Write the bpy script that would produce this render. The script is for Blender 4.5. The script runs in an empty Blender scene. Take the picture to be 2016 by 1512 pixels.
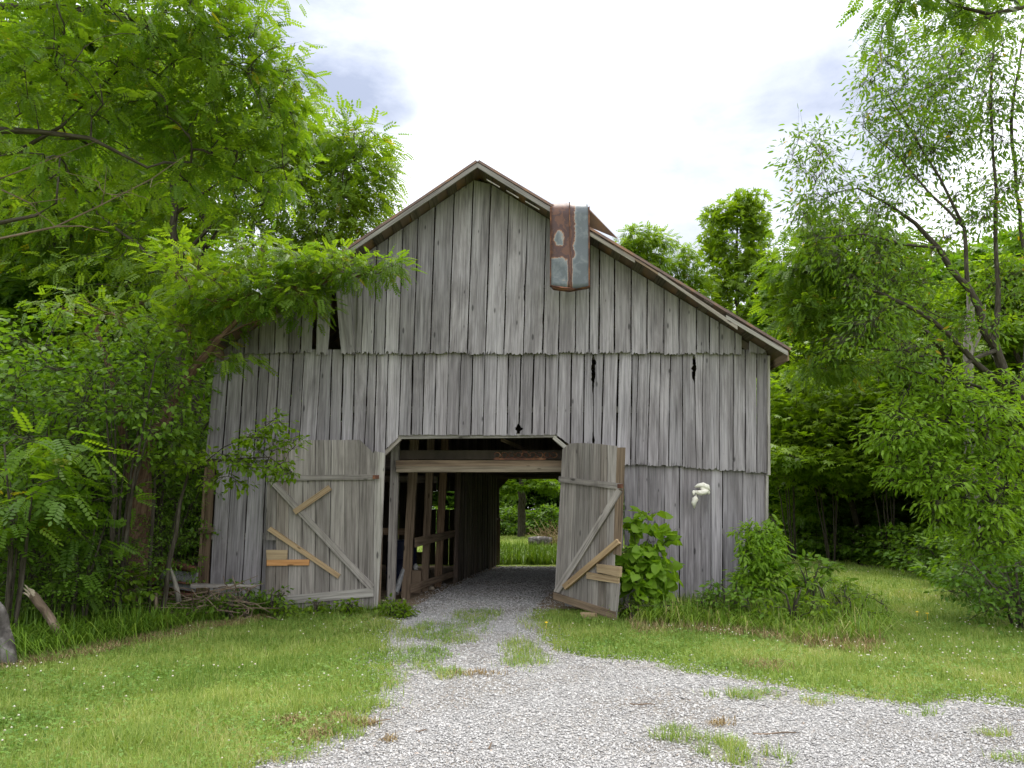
import bpy, math, random
import numpy as np
from mathutils import Vector

R = np.random.default_rng(7)
random.seed(7)
C = bpy.context.scene.collection
F, CX, CY, EYE = 1456.0, 1008.0, 756.0, 1.6
TH = math.radians(9.5)
ST, CT = math.sin(TH), math.cos(TH)


# ---------------------------------------------------------------- measuring helpers
def ray(px, py):
    u, v = (px - CX) / F, (CY - py) / F
    return np.array([u, CT - v * ST, ST + v * CT])


def P(px, py, Y):
    d = ray(px, py)
    t = Y / d[1]
    return np.array([d[0] * t, Y, EYE + d[2] * t])


def G(px, py, z=0.0):
    d = ray(px, py)
    t = (z - EYE) / d[2]
    return np.array([d[0] * t, d[1] * t, z])


def plane_pt(px, py, o, n):
    d = ray(px, py)
    e = np.array([0, 0, EYE])
    t = np.dot(o - e, n) / np.dot(d, n)
    return e + d * t


def nrm(v):
    v = np.asarray(v, float)
    return v / (np.linalg.norm(v, axis=-1, keepdims=True) + 1e-9)


def vnoise(x, y, s=1.0, seed=0):
    x = np.asarray(x) * s + 31.7 * seed + 500
    y = np.asarray(y) * s + 17.3 * seed + 500
    xi, yi = np.floor(x).astype(np.int64), np.floor(y).astype(np.int64)
    fx, fy = x - xi, y - yi
    fx, fy = fx * fx * (3 - 2 * fx), fy * fy * (3 - 2 * fy)

    def h(a, b):
        n = (a * 374761393 + b * 668265263 + seed * 1442695) & 0xffffffff
        n = ((n ^ (n >> 13)) * 1274126177) & 0xffffffff
        return ((n ^ (n >> 16)) & 0xffff) / 65535.0
    return (h(xi, yi) * (1 - fx) + h(xi + 1, yi) * fx) * (1 - fy) + (h(xi, yi + 1) * (1 - fx) + h(xi + 1, yi + 1) * fx) * fy


def pip(x, y, poly):
    x, y = np.asarray(x), np.asarray(y)
    r = np.zeros(x.shape, bool)
    n = len(poly)
    for i in range(n):
        x0, y0 = poly[i][:2]
        x1, y1 = poly[(i + 1) % n][:2]
        if y0 == y1:
            continue
        c = ((y0 > y) != (y1 > y)) & (x < (x1 - x0) * (y - y0) / (y1 - y0) + x0)
        r ^= c
    return r


# ---------------------------------------------------------------- object helpers
def link(o, parent=None):
    C.objects.link(o)
    if parent is not None:
        o.parent = parent
    return o


def tag(o, label=None, cat=None, group=None, kind=None):
    if label: o['label'] = label
    if cat: o['category'] = cat
    if group: o['group'] = group
    if kind: o['kind'] = kind
    return o


def empty(name, label, cat, loc=(0, 0, 0), group=None):
    o = bpy.data.objects.new(name, None)
    o.empty_display_size = .2
    o.location = loc
    link(o)
    return tag(o, label, cat, group)


def np_mesh(name, V, faces, mat, tint=None, gc=None, smooth=False):
    """faces: list of (n,k) index arrays"""
    me = bpy.data.meshes.new(name)
    V = np.asarray(V, np.float32)
    me.vertices.add(len(V))
    me.vertices.foreach_set('co', V.ravel())
    faces = [np.asarray(f, np.int32) for f in faces if len(f)]
    tot = np.concatenate([np.full(len(f), f.shape[1], np.int32) for f in faces])
    idx = np.concatenate([f.ravel() for f in faces])
    st = np.zeros(len(tot), np.int32)
    st[1:] = np.cumsum(tot)[:-1]
    me.loops.add(len(idx))
    me.loops.foreach_set('vertex_index', idx)
    me.polygons.add(len(tot))
    me.polygons.foreach_set('loop_start', st)
    me.polygons.foreach_set('loop_total', tot)
    if tint is not None:
        a = me.attributes.new('tint', 'FLOAT', 'POINT')
        a.data.foreach_set('value', np.asarray(tint, np.float32))
    if gc is not None:
        a = me.attributes.new('gc', 'FLOAT_VECTOR', 'POINT')
        a.data.foreach_set('vector', np.asarray(gc, np.float32).ravel())
    me.update(calc_edges=True)
    me.validate()
    if smooth:
        me.polygons.foreach_set('use_smooth', np.ones(len(tot), bool))
    me.materials.append(mat)
    return me


def np_obj(name, V, faces, mat, parent=None, **k):
    me = np_mesh(name, V, faces, mat, **k)
    return link(bpy.data.objects.new(name, me), parent)


class MB:
    """collects prisms, tubes and blobs; build() links them as one mesh object"""
    def __init__(s):
        s.v, s.f, s.t, s.g = [], [], [], []

    def add(s, verts, faces, tint, gc):
        b = len(s.v)
        s.v += [tuple(p) for p in verts]
        s.f += [[b + i for i in f] for f in faces]
        s.t += [tint] * len(verts)
        s.g += [tuple(x) for x in gc]

    def prism(s, pts, th, along=None, tint=None):
        """pts: planar outline; th: vector giving thickness"""
        pts = [np.asarray(p, float) for p in pts]
        th = np.asarray(th, float)
        n = len(pts)
        if along is None:
            d = [pts[(i + 1) % n] - pts[i] for i in range(n)]
            along = max(d, key=lambda q: np.linalg.norm(q))
        al = nrm(along)
        ac = nrm(np.cross(al, nrm(th)))
        off = random.random() * 50
        vs = pts + [p + th for p in pts]
        cc = np.mean(pts, axis=0)
        gc = [(np.dot(p - cc, ac) + off * 1.7, np.dot(p - cc, al) + off, off + np.dot(p - cc, nrm(th)) * .5) for p in vs]
        nf = np.zeros(3)
        for i in range(n):
            nf += np.cross(pts[i] - cc, pts[(i + 1) % n] - cc)
        fl = np.dot(nf, th) > 0
        fs = [list(range(n)), list(range(2 * n - 1, n - 1, -1))] + [[i, i + n, (i + 1) % n + n, (i + 1) % n] for i in range(n)]
        if fl:
            fs = [f[::-1] for f in fs]
        s.add(vs, fs, random.random() if tint is None else tint, gc)

    def box(s, c, ax, ay, az, tint=None):
        """centre and three full-length axis vectors; the grain follows the longest"""
        c, ax, ay, az = [np.asarray(q, float) for q in (c, ax, ay, az)]
        p = [c - ax / 2 - ay / 2 - az / 2, c + ax / 2 - ay / 2 - az / 2, c + ax / 2 + ay / 2 - az / 2, c - ax / 2 + ay / 2 - az / 2]
        s.prism(p, az, max((ax, ay, az), key=lambda q: np.linalg.norm(q)) if np.linalg.norm(az) < max(np.linalg.norm(ax), np.linalg.norm(ay)) else ax, tint)

    def beam(s, a, b, w, d, up=(0, 0, 1), tint=None):
        a, b = np.asarray(a, float), np.asarray(b, float)
        l = nrm(b - a)
        sd = np.cross(l, np.asarray(up, float))
        if np.linalg.norm(sd) < .05:
            sd = np.cross(l, np.array([0, 1., 0]))
        sd = nrm(sd)
        u = nrm(np.cross(sd, l))
        p = [a - sd * w / 2 - u * d / 2, b - sd * w / 2 - u * d / 2, b + sd * w / 2 - u * d / 2, a + sd * w / 2 - u * d / 2]
        s.prism(p, u * d, l, tint)

    def tube(s, pts, rad, n=7, tint=None, cap=True):
        pts = np.asarray(pts, float)
        rad = np.broadcast_to(np.asarray(rad, float), (len(pts),))
        V, Fq = tube_np(pts, rad, n)
        b = len(s.v)
        off = random.random() * 50
        L = np.concatenate([[0], np.cumsum(np.linalg.norm(np.diff(pts, axis=0), axis=1))])
        gc = [(rad[i] * 6.28 * j / n + off, L[i] + off, off) for i in range(len(pts)) for j in range(n)]
        fs = [list(q) for q in Fq]
        if cap:
            fs += [list(range(n))[::-1], list(range(len(V) - n, len(V)))]
        s.add(V, fs, random.random() if tint is None else tint, gc)

    def blob(s, c, r, seed=0, amp=.25, nu=10, nv=7, tint=None, axes=None):
        c = np.asarray(c, float)
        rr = np.random.default_rng(seed)
        vs = []
        ax = np.eye(3) if axes is None else np.asarray(axes)
        ph = rr.uniform(0, 6.28, (6,))
        for i in range(nv + 1):
            t = math.pi * i / nv
            for j in range(nu):
                q = 2 * math.pi * j / nu
                d = np.array([math.sin(t) * math.cos(q), math.sin(t) * math.sin(q), math.cos(t)])
                k = 1 + amp * (math.sin(3 * d[0] + ph[0]) * math.sin(2.5 * d[1] + ph[1]) + .5 * math.sin(5 * d[2] + ph[2]) * math.cos(4 * d[0] + ph[3]))
                vs.append(c + (d * k * np.asarray(r)) @ ax)
        fs = [[i * nu + j, (i + 1) * nu + j, (i + 1) * nu + (j + 1) % nu, i * nu + (j + 1) % nu] for i in range(nv) for j in range(nu)]
        s.add(vs, fs, random.random() if tint is None else tint, [tuple(p) for p in vs])

    def build(s, name, mat, parent=None, smooth=False, org=None, at=None):
        me = bpy.data.meshes.new(name)
        V = [tuple(np.asarray(p) - np.asarray(org)) for p in s.v] if org is not None else s.v
        me.from_pydata(V, [], s.f)
        a = me.attributes.new('tint', 'FLOAT', 'POINT')
        a.data.foreach_set('value', np.asarray(s.t, np.float32))
        a = me.attributes.new('gc', 'FLOAT_VECTOR', 'POINT')
        a.data.foreach_set('vector', np.asarray(s.g, np.float32).ravel())
        me.validate()
        me.materials.append(mat)
        if smooth:
            for p in me.polygons: p.use_smooth = True
        o = bpy.data.objects.new(name, me)
        if org is not None and parent is None:
            o.location = org
        if at is not None:
            o.location = at
        return link(o, parent)


def tube_np(pts, rad, n):
    pts = np.asarray(pts, float)
    t = np.gradient(pts, axis=0)
    t = nrm(t)
    ref = np.array([0.31, .22, .92])
    a = np.cross(t, ref)
    bad = np.linalg.norm(a, axis=1) < .15
    a[bad] = np.cross(t[bad], np.array([1., 0, 0]))
    a = nrm(a)
    b = np.cross(t, a)
    ang = np.arange(n) * 2 * math.pi / n
    V = pts[:, None, :] + rad[:, None, None] * (np.cos(ang)[None, :, None] * a[:, None, :] + np.sin(ang)[None, :, None] * b[:, None, :])
    m = len(pts)
    i = np.arange(m - 1)[:, None] * n
    j = np.arange(n)[None, :]
    k = (j + 1) % n
    Q = np.stack([i + j, i + k, i + n + k, i + n + j], -1).reshape(-1, 4)
    return V.reshape(-1, 3), Q


# ---------------------------------------------------------------- materials
def newmat(name):
    m = bpy.data.materials.new(name)
    m.use_nodes = True
    nt = m.node_tree
    nt.nodes.clear()
    return m, nt, lambda t, **k: _node(nt, t, **k)


def _node(nt, t, **k):
    n = nt.nodes.new(t)
    for a, v in k.items():
        if a.startswith('i_'):
            key = a[2:]
            key = int(key) if key.isdigit() else key.replace('_', ' ')
            n.inputs[key].default_value = v
        else:
            setattr(n, a, v)
    return n


def ramp(N, stops):
    r = N('ShaderNodeValToRGB')
    e = r.color_ramp.elements
    while len(e) < len(stops): e.new(.5)
    for q, (p, c) in zip(e, stops):
        q.position = p
        q.color = (*c, 1) if len(c) == 3 else c
    return r


def wood(name, light, dark, brown, brown_amt=.25, rough=.85, bump=.5, var=.35, stain=0.0):
    m, nt, N = newmat(name)
    L = nt.links.new
    gc = N('ShaderNodeAttribute', attribute_name='gc')
    tn = N('ShaderNodeAttribute', attribute_name='tint')
    mp = N('ShaderNodeMapping', i_Scale=(34, 1.0, 1))
    L(gc.outputs['Vector'], mp.inputs['Vector'])
    n1 = N('ShaderNodeTexNoise', i_Scale=1.0, i_Detail=5.0, i_Roughness=.65, i_Distortion=.4)
    L(mp.outputs[0], n1.inputs['Vector'])
    mp2 = N('ShaderNodeMapping', i_Scale=(7, .9, 1))
    L(gc.outputs['Vector'], mp2.inputs['Vector'])
    n2 = N('ShaderNodeTexNoise', i_Scale=1.0, i_Detail=4.0, i_Roughness=.6)
    L(mp2.outputs[0], n2.inputs['Vector'])
    # long thin cracks
    mp3 = N('ShaderNodeMapping', i_Scale=(130, 1.1, 1))
    L(gc.outputs['Vector'], mp3.inputs['Vector'])
    n3 = N('ShaderNodeTexNoise', i_Scale=1.0, i_Detail=2.0)
    L(mp3.outputs[0], n3.inputs['Vector'])
    c3 = ramp(N, [(.30, (0, 0, 0)), (.38, (1, 1, 1))])
    L(n3.outputs['Fac'], c3.inputs['Fac'])
    # knots
    mp4 = N('ShaderNodeMapping', i_Scale=(4.2, 1.35, 1))
    L(gc.outputs['Vector'], mp4.inputs['Vector'])
    vo = N('ShaderNodeTexVoronoi', voronoi_dimensions='2D', i_Scale=1.0)
    L(mp4.outputs[0], vo.inputs['Vector'])
    kn = ramp(N, [(.04, (0, 0, 0)), (.085, (1, 1, 1))])
    ksp = N('ShaderNodeSeparateColor'); L(vo.outputs['Color'], ksp.inputs[0])
    kma = N('ShaderNodeMath', operation='MULTIPLY_ADD', i_1=-.16, i_2=.15); L(ksp.outputs[0], kma.inputs[0])
    kad = N('ShaderNodeMath', operation='ADD'); L(vo.outputs['Distance'], kad.inputs[0]); L(kma.outputs[0], kad.inputs[1])
    kmx = N('ShaderNodeMath', operation='MAXIMUM', i_1=0.0); L(kad.outputs[0], kmx.inputs[0])
    L(kmx.outputs[0], kn.inputs['Fac'])
    gr = ramp(N, [(.33, dark), (.48, tuple(a * .55 + b * .45 for a, b in zip(light, dark))), (.64, light)])
    L(n1.outputs['Fac'], gr.inputs['Fac'])
    # broad weathering
    we = ramp(N, [(.3, (.66, .645, .645)), (.52, (1, 1, 1)), (.75, (1.1, 1.09, 1.08))])
    L(n2.outputs['Fac'], we.inputs['Fac'])
    mu = N('ShaderNodeMix', data_type='RGBA', blend_type='MULTIPLY', i_0=.8)
    L(gr.outputs[0], mu.inputs[6]); L(we.outputs[0], mu.inputs[7])
    # brown boards / stains
    bm = N('ShaderNodeMath', operation='MULTIPLY_ADD', i_1=1.6, i_2=-1.6 + brown_amt * 1.6)
    L(tn.outputs['Fac'], bm.inputs[0])
    b2 = N('ShaderNodeMath', operation='ADD', use_clamp=True)
    b3 = N('ShaderNodeMapRange', i_1=.55, i_2=.8, i_3=0.0, i_4=brown_amt)
    L(n2.outputs['Color'], b3.inputs[0])
    L(bm.outputs[0], b2.inputs[0]); L(b3.outputs[0], b2.inputs[1])
    mb = N('ShaderNodeMix', data_type='RGBA', blend_type='MIX')
    L(b2.outputs[0], mb.inputs[0]); L(mu.outputs[2], mb.inputs[6])
    bc = N('ShaderNodeMix', data_type='RGBA', blend_type='MULTIPLY', i_0=1.0)
    bc.inputs[7].default_value = (*brown, 1)
    L(mu.outputs[2], bc.inputs[6]); L(bc.outputs[2], mb.inputs[7])
    # per-board value
    tv = N('ShaderNodeMapRange', i_1=0.0, i_2=1.0, i_3=1 - var, i_4=1 + var * .6)
    sc = N('ShaderNodeMath', operation='FRACT')
    s7 = N('ShaderNodeMath', operation='MULTIPLY', i_1=7.31)
    L(tn.outputs['Fac'], s7.inputs[0]); L(s7.outputs[0], sc.inputs[0]); L(sc.outputs[0], tv.inputs[0])
    hs = N('ShaderNodeHueSaturation', i_Hue=.5, i_Saturation=1.0, i_Fac=1.0)
    L(tv.outputs[0], hs.inputs['Value']); L(mb.outputs[2], hs.inputs['Color'])
    k1 = N('ShaderNodeMix', data_type='RGBA', blend_type='MULTIPLY', i_0=.65)
    L(hs.outputs[0], k1.inputs[6]); L(kn.outputs[0], k1.inputs[7])
    k2 = N('ShaderNodeMix', data_type='RGBA', blend_type='MULTIPLY', i_0=.4)
    L(k1.outputs[2], k2.inputs[6]); L(c3.outputs[0], k2.inputs[7])
    last = k2.outputs[2]
    if stain:      # water stains: long irregular dark runs crossing several boards
        to = N('ShaderNodeTexCoord')
        mo_ = N('ShaderNodeMapping', i_Scale=(2.6, 2.6, .42))
        L(to.outputs['Object'], mo_.inputs['Vector'])
        sn = N('ShaderNodeTexNoise', i_Scale=1.0, i_Detail=6.0, i_Roughness=.7, i_Distortion=.6)
        L(mo_.outputs[0], sn.inputs['Vector'])
        sr = ramp(N, [(.40, (.42, .38, .37)), (.50, (.82, .79, .78)), (.58, (1.04, 1.03, 1.03))])
        L(sn.outputs['Fac'], sr.inputs['Fac'])
        sm = N('ShaderNodeMix', data_type='RGBA', blend_type='MULTIPLY', i_0=stain)
        L(last, sm.inputs[6]); L(sr.outputs[0], sm.inputs[7])
        last = sm.outputs[2]
    bs = N('ShaderNodeBsdfPrincipled', i_Roughness=rough)
    bs.inputs['Specular IOR Level'].default_value = .25
    L(last, bs.inputs['Base Color'])
    bu = N('ShaderNodeBump', i_Strength=bump, i_Distance=.006)
    ad = N('ShaderNodeMath', operation='MULTIPLY')
    L(n1.outputs['Fac'], ad.inputs[0]); L(c3.outputs[0], ad.inputs[1])
    L(ad.outputs[0], bu.inputs['Height']); L(bu.outputs[0], bs.inputs['Normal'])
    o = N('ShaderNodeOutputMaterial')
    L(bs.outputs[0], o.inputs[0])
    return m


def leafmat(name, stops, trans, tmix=.45, rough=.45, spec=.3):
    """stops: ramp over the per-leaf tint; trans: multiplier colour for light coming through"""
    m, nt, N = newmat(name)
    L = nt.links.new
    tn = N('ShaderNodeAttribute', attribute_name='tint')
    rp = ramp(N, stops)
    L(tn.outputs['Fac'], rp.inputs['Fac'])
    bs = N('ShaderNodeBsdfPrincipled', i_Roughness=rough)
    bs.inputs['Specular IOR Level'].default_value = spec
    L(rp.outputs[0], bs.inputs['Base Color'])
    mu = N('ShaderNodeMix', data_type='RGBA', blend_type='MULTIPLY', i_0=1.0)
    mu.inputs[7].default_value = (*trans, 1)
    L(rp.outputs[0], mu.inputs[6])
    tr = N('ShaderNodeBsdfTranslucent')
    L(mu.outputs[2], tr.inputs['Color'])
    mx = N('ShaderNodeMixShader', i_0=tmix)
    L(bs.outputs[0], mx.inputs[1]); L(tr.outputs[0], mx.inputs[2])
    o = N('ShaderNodeOutputMaterial')
    L(mx.outputs[0], o.inputs[0])
    return m


def noisemat(name, stops, scale=8.0, rough=.8, bump=.3, stretch=(1, 1, 1), detail=6.0, coord='Object', spec=.3, metal=0.0, dist=.02):
    m, nt, N = newmat(name)
    L = nt.links.new
    if coord == 'gc':
        tc = N('ShaderNodeAttribute', attribute_name='gc').outputs['Vector']
    else:
        tc = N('ShaderNodeTexCoord').outputs[coord]
    mp = N('ShaderNodeMapping', i_Scale=stretch)
    L(tc, mp.inputs['Vector'])
    n = N('ShaderNodeTexNoise', i_Scale=scale, i_Detail=detail, i_Roughness=.65)
    L(mp.outputs[0], n.inputs['Vector'])
    rp = ramp(N, stops)
    L(n.outputs['Fac'], rp.inputs['Fac'])
    bs = N('ShaderNodeBsdfPrincipled', i_Roughness=rough, i_Metallic=metal)
    bs.inputs['Specular IOR Level'].default_value = spec
    L(rp.outputs[0], bs.inputs['Base Color'])
    bu = N('ShaderNodeBump', i_Strength=bump, i_Distance=dist)
    L(n.outputs['Fac'], bu.inputs['Height']); L(bu.outputs[0], bs.inputs['Normal'])
    o = N('ShaderNodeOutputMaterial')
    L(bs.outputs[0], o.inputs[0])
    return m


def tintmat(name, stops, rough=.8, spec=.3):
    m, nt, N = newmat(name)
    L = nt.links.new
    tn = N('ShaderNodeAttribute', attribute_name='tint')
    rp = ramp(N, stops)
    L(tn.outputs['Fac'], rp.inputs['Fac'])
    bs = N('ShaderNodeBsdfPrincipled', i_Roughness=rough)
    bs.inputs['Specular IOR Level'].default_value = spec
    L(rp.outputs[0], bs.inputs['Base Color'])
    o = N('ShaderNodeOutputMaterial')
    L(bs.outputs[0], o.inputs[0])
    return m


M = {}
M['siding'] = wood('weathered_siding', (.362, .342, .366), (.165, .156, .168), (.84, .70, .60), .06, var=.26, stain=.5)
M['door'] = wood('weathered_door_wood', (.37, .343, .32), (.155, .142, .13), (.85, .72, .58), .2, var=.3, stain=.45)
M['trim'] = wood('grey_trim_wood', (.40, .38, .35), (.17, .155, .14), (.85, .7, .55), .2, var=.2)
M['beam'] = wood('greyed_beam', (.26, .215, .16), (.12, .098, .07), (.85, .7, .5), .3, var=.2)
M['rake'] = wood('dark_rake_wood', (.30, .28, .27), (.12, .11, .105), (.8, .65, .5), .2, var=.2)
M['brown'] = wood('brown_timber', (.27, .2, .14), (.10, .07, .048), (.85, .62, .42), .3, var=.25)
M['pine'] = wood('newer_pine', (.46, .35, .22), (.26, .18, .105), (.95, .8, .6), .3, var=.15)
M['orange'] = wood('fresh_orange_pine', (.62, .33, .14), (.42, .20, .075), (1, .85, .7), .2, var=.1)
M['inner'] = wood('shaded_inner_wood', (.16, .13, .11), (.055, .045, .04), (.8, .6, .45), .3)  # darker wood: the shade inside the barn is put into its colour
M['bark'] = noisemat('bark', [(.3, (.02, .017, .011)), (.5, (.055, .046, .033)), (.7, (.11, .10, .08))], 1.0, .95, .9, (30, 5, 9), coord='gc')
M['shag'] = noisemat('shaggy_bark', [(.3, (.045, .026, .017)), (.5, (.12, .07, .045)), (.7, (.22, .15, .10))], 1.0, .95, 1.0, (26, 4, 9), coord='gc')
M['pale'] = noisemat('dead_branch_bark', [(.3, (.12, .11, .09)), (.55, (.24, .22, .19)), (.7, (.36, .34, .3))], 1.0, .9, .6, (25, 6, 9), coord='gc')
M['stick'] = noisemat('dry_sticks', [(.3, (.07, .05, .035)), (.55, (.17, .125, .09)), (.75, (.30, .24, .18))], 1.0, .9, .5, (20, 3, 9), coord='gc')
M['rust'] = noisemat('rusted_metal', [(.25, (.035, .016, .012)), (.5, (.10, .042, .027)), (.62, (.20, .085, .04)), (.8, (.30, .20, .15))], 6, .75, .3)
M['roof'] = noisemat('rusty_roof_tin', [(.3, (.11, .075, .068)), (.5, (.17, .115, .10)), (.65, (.27, .145, .085)), (.8, (.33, .28, .27))], 3, .6, .2, (1, .4, 1))
M['stone'] = noisemat('rock', [(.3, (.22, .18, .13)), (.7, (.5, .43, .33))], 12, .9, .5)
M['bone'] = noisemat('bleached_bone', [(.25, (.42, .36, .28)), (.45, (.72, .69, .60)), (.7, (.82, .80, .74))], 25, .6, .3)
M['wire'] = noisemat('dark_wire', [(.3, (.05, .045, .04)), (.7, (.12, .10, .09))], 40, .6, .1)
M['bluetin'] = noisemat('dark_blue_paint', [(.3, (.004, .007, .026)), (.7, (.010, .016, .05))], 6, .5, .1)
M['greymetal'] = noisemat('grey_metal', [(.3, (.18, .18, .18)), (.7, (.36, .37, .38))], 10, .45, .15, metal=.3)
M['white'] = noisemat('white_plastic', [(.3, (.28, .28, .28)), (.7, (.46, .46, .45))], 10, .5, .1)
M['dirt'] = noisemat('dirt_floor', [(.3, (.12, .085, .055)), (.55, (.22, .165, .11)), (.75, (.32, .25, .18))], 5, .95, .5)
M['litter'] = noisemat('leaf_litter', [(.3, (.03, .028, .014)), (.5, (.065, .055, .028)), (.7, (.11, .085, .045))], 9, .95, .8)
M['logbark'] = noisemat('grey_log', [(.35, (.03, .026, .024)), (.5, (.09, .08, .075)), (.7, (.30, .28, .27))], 5, .9, .6)

# greens
M['locust'] = leafmat('locust_leaf', [(0, (.05, .115, .012)), (.5, (.10, .195, .018)), (.9, (.175, .275, .025)), (1, (.27, .26, .03))], (1.4, 1.35, .4), .56)
M['forest'] = leafmat('forest_leaf', [(0, (.045, .11, .012)), (.5, (.085, .18, .016)), (1, (.15, .26, .022))], (1.4, 1.4, .45), .5)
M['bright'] = leafmat('bright_leaf', [(0, (.068, .135, .008)), (.5, (.12, .21, .012)), (1, (.19, .285, .02))], (1.4, 1.4, .45), .55)
M['sparse'] = leafmat('sparse_leaf', [(0, (.06, .13, .012)), (.6, (.12, .23, .018)), (.95, (.19, .29, .025)), (1, (.32, .24, .02))], (1.4, 1.35, .45), .5)
M['ash'] = leafmat('ash_leaf', [(0, (.09, .19, .015)), (.5, (.15, .28, .022)), (1, (.23, .37, .035))], (1.4, 1.4, .45), .55)
M['shrub'] = leafmat('shrub_leaf', [(0, (.05, .125, .012)), (.5, (.095, .19, .016)), (1, (.16, .265, .026))], (1.35, 1.35, .45), .45, .55, .3)
M['grass'] = leafmat('grass_blade', [(0, (.105, .185, .03)), (.35, (.21, .295, .06)), (.7, (.34, .39, .11)), (1, (.50, .44, .24))], (1.1, 1.15, .6), .35, .6, .2)
M['tallgrass'] = leafmat('tall_grass_blade', [(0, (.07, .15, .014)), (.6, (.14, .24, .022)), (.9, (.22, .30, .04)), (1, (.36, .33, .14))], (1.1, 1.15, .6), .35, .5, .3)
M['dry'] = leafmat('dry_grass', [(0, (.16, .11, .05)), (.6, (.30, .23, .12)), (1, (.42, .34, .2))], (1, .9, .7), .25, .8, .1)
M['clover'] = leafmat('clover_leaf', [(0, (.085, .185, .03)), (.6, (.15, .265, .045)), (1, (.22, .33, .07))], (1.1, 1.2, .6), .35, .5, .3)
M['flower'] = tintmat('clover_flower', [(0, (.42, .40, .27)), (.6, (.60, .58, .48)), (1, (.62, .50, .42))], .8)
M['yellow'] = tintmat('dandelion_yellow', [(0, (.75, .5, .02)), (1, (.8, .6, .05))], .7)
M['pebble'] = tintmat('pebbles', [(0, (.20, .196, .193)), (.1, (.32, .314, .31)), (.5, (.40, .388, .38)), (.85, (.465, .456, .446)), (.97, (.52, .515, .50)), (1, (.34, .27, .22))], .8)


def ground_mat():
    m, nt, N = newmat('lawn_soil')
    L = nt.links.new
    tc = N('ShaderNodeTexCoord')
    n1 = N('ShaderNodeTexNoise', i_Scale=.9, i_Detail=6.0)
    n2 = N('ShaderNodeTexNoise', i_Scale=30.0, i_Detail=5.0)
    L(tc.outputs['Object'], n1.inputs['Vector']); L(tc.outputs['Object'], n2.inputs['Vector'])
    r1 = ramp(N, [(.35, (.15, .22, .04)), (.55, (.21, .27, .06)), (.7, (.32, .31, .13))])
    r2 = ramp(N, [(.3, (.45, .45, .4)), (.7, (1.2, 1.2, 1.1))])
    L(n1.outputs['Fac'], r1.inputs['Fac']); L(n2.outputs['Fac'], r2.inputs['Fac'])
    mu = N('ShaderNodeMix', data_type='RGBA', blend_type='MULTIPLY', i_0=1.0)
    L(r1.outputs[0], mu.inputs[6]); L(r2.outputs[0], mu.inputs[7])
    bs = N('ShaderNodeBsdfPrincipled', i_Roughness=.95)
    bs.inputs['Specular IOR Level'].default_value = .1
    L(mu.outputs[2], bs.inputs['Base Color'])
    bu = N('ShaderNodeBump', i_Strength=.8, i_Distance=.03)
    L(n2.outputs['Fac'], bu.inputs['Height']); L(bu.outputs[0], bs.inputs['Normal'])
    L(bs.outputs[0], N('ShaderNodeOutputMaterial').inputs[0])
    return m


def gravel_mat():
    m, nt, N = newmat('gravel_bed')
    L = nt.links.new
    tc = N('ShaderNodeTexCoord')
    vo = N('ShaderNodeTexVoronoi', i_Scale=48.0)
    L(tc.outputs['Object'], vo.inputs['Vector'])
    n1 = N('ShaderNodeTexNoise', i_Scale=1.2, i_Detail=4.0)
    L(tc.outputs['Object'], n1.inputs['Vector'])
    sp = N('ShaderNodeSeparateColor')
    L(vo.outputs['Color'], sp.inputs[0])
    r = ramp(N, [(0, (.17, .167, .165)), (.3, (.31, .305, .30)), (.7, (.42, .41, .405)), (1, (.52, .51, .5))])
    L(sp.outputs[0], r.inputs['Fac'])
    d = ramp(N, [(.25, (1, 1, 1)), (.6, (.6, .59, .58))])
    L(vo.outputs['Distance'], d.inputs['Fac'])
    mu = N('ShaderNodeMix', data_type='RGBA', blend_type='MULTIPLY', i_0=.8)
    L(r.outputs[0], mu.inputs[6]); L(d.outputs[0], mu.inputs[7])
    w = ramp(N, [(.38, (.62, .56, .48)), (.58, (1, 1, 1))])
    L(n1.outputs['Fac'], w.inputs['Fac'])
    m2 = N('ShaderNodeMix', data_type='RGBA', blend_type='MULTIPLY', i_0=.8)
    L(mu.outputs[2], m2.inputs[6]); L(w.outputs[0], m2.inputs[7])
    bs = N('ShaderNodeBsdfPrincipled', i_Roughness=.9)
    L(m2.outputs[2], bs.inputs['Base Color'])
    bu = N('ShaderNodeBump', i_Strength=1.0, i_Distance=.012, invert=True)
    L(vo.outputs['Distance'], bu.inputs['Height']); L(bu.outputs[0], bs.inputs['Normal'])
    L(bs.outputs[0], N('ShaderNodeOutputMaterial').inputs[0])
    return m


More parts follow.
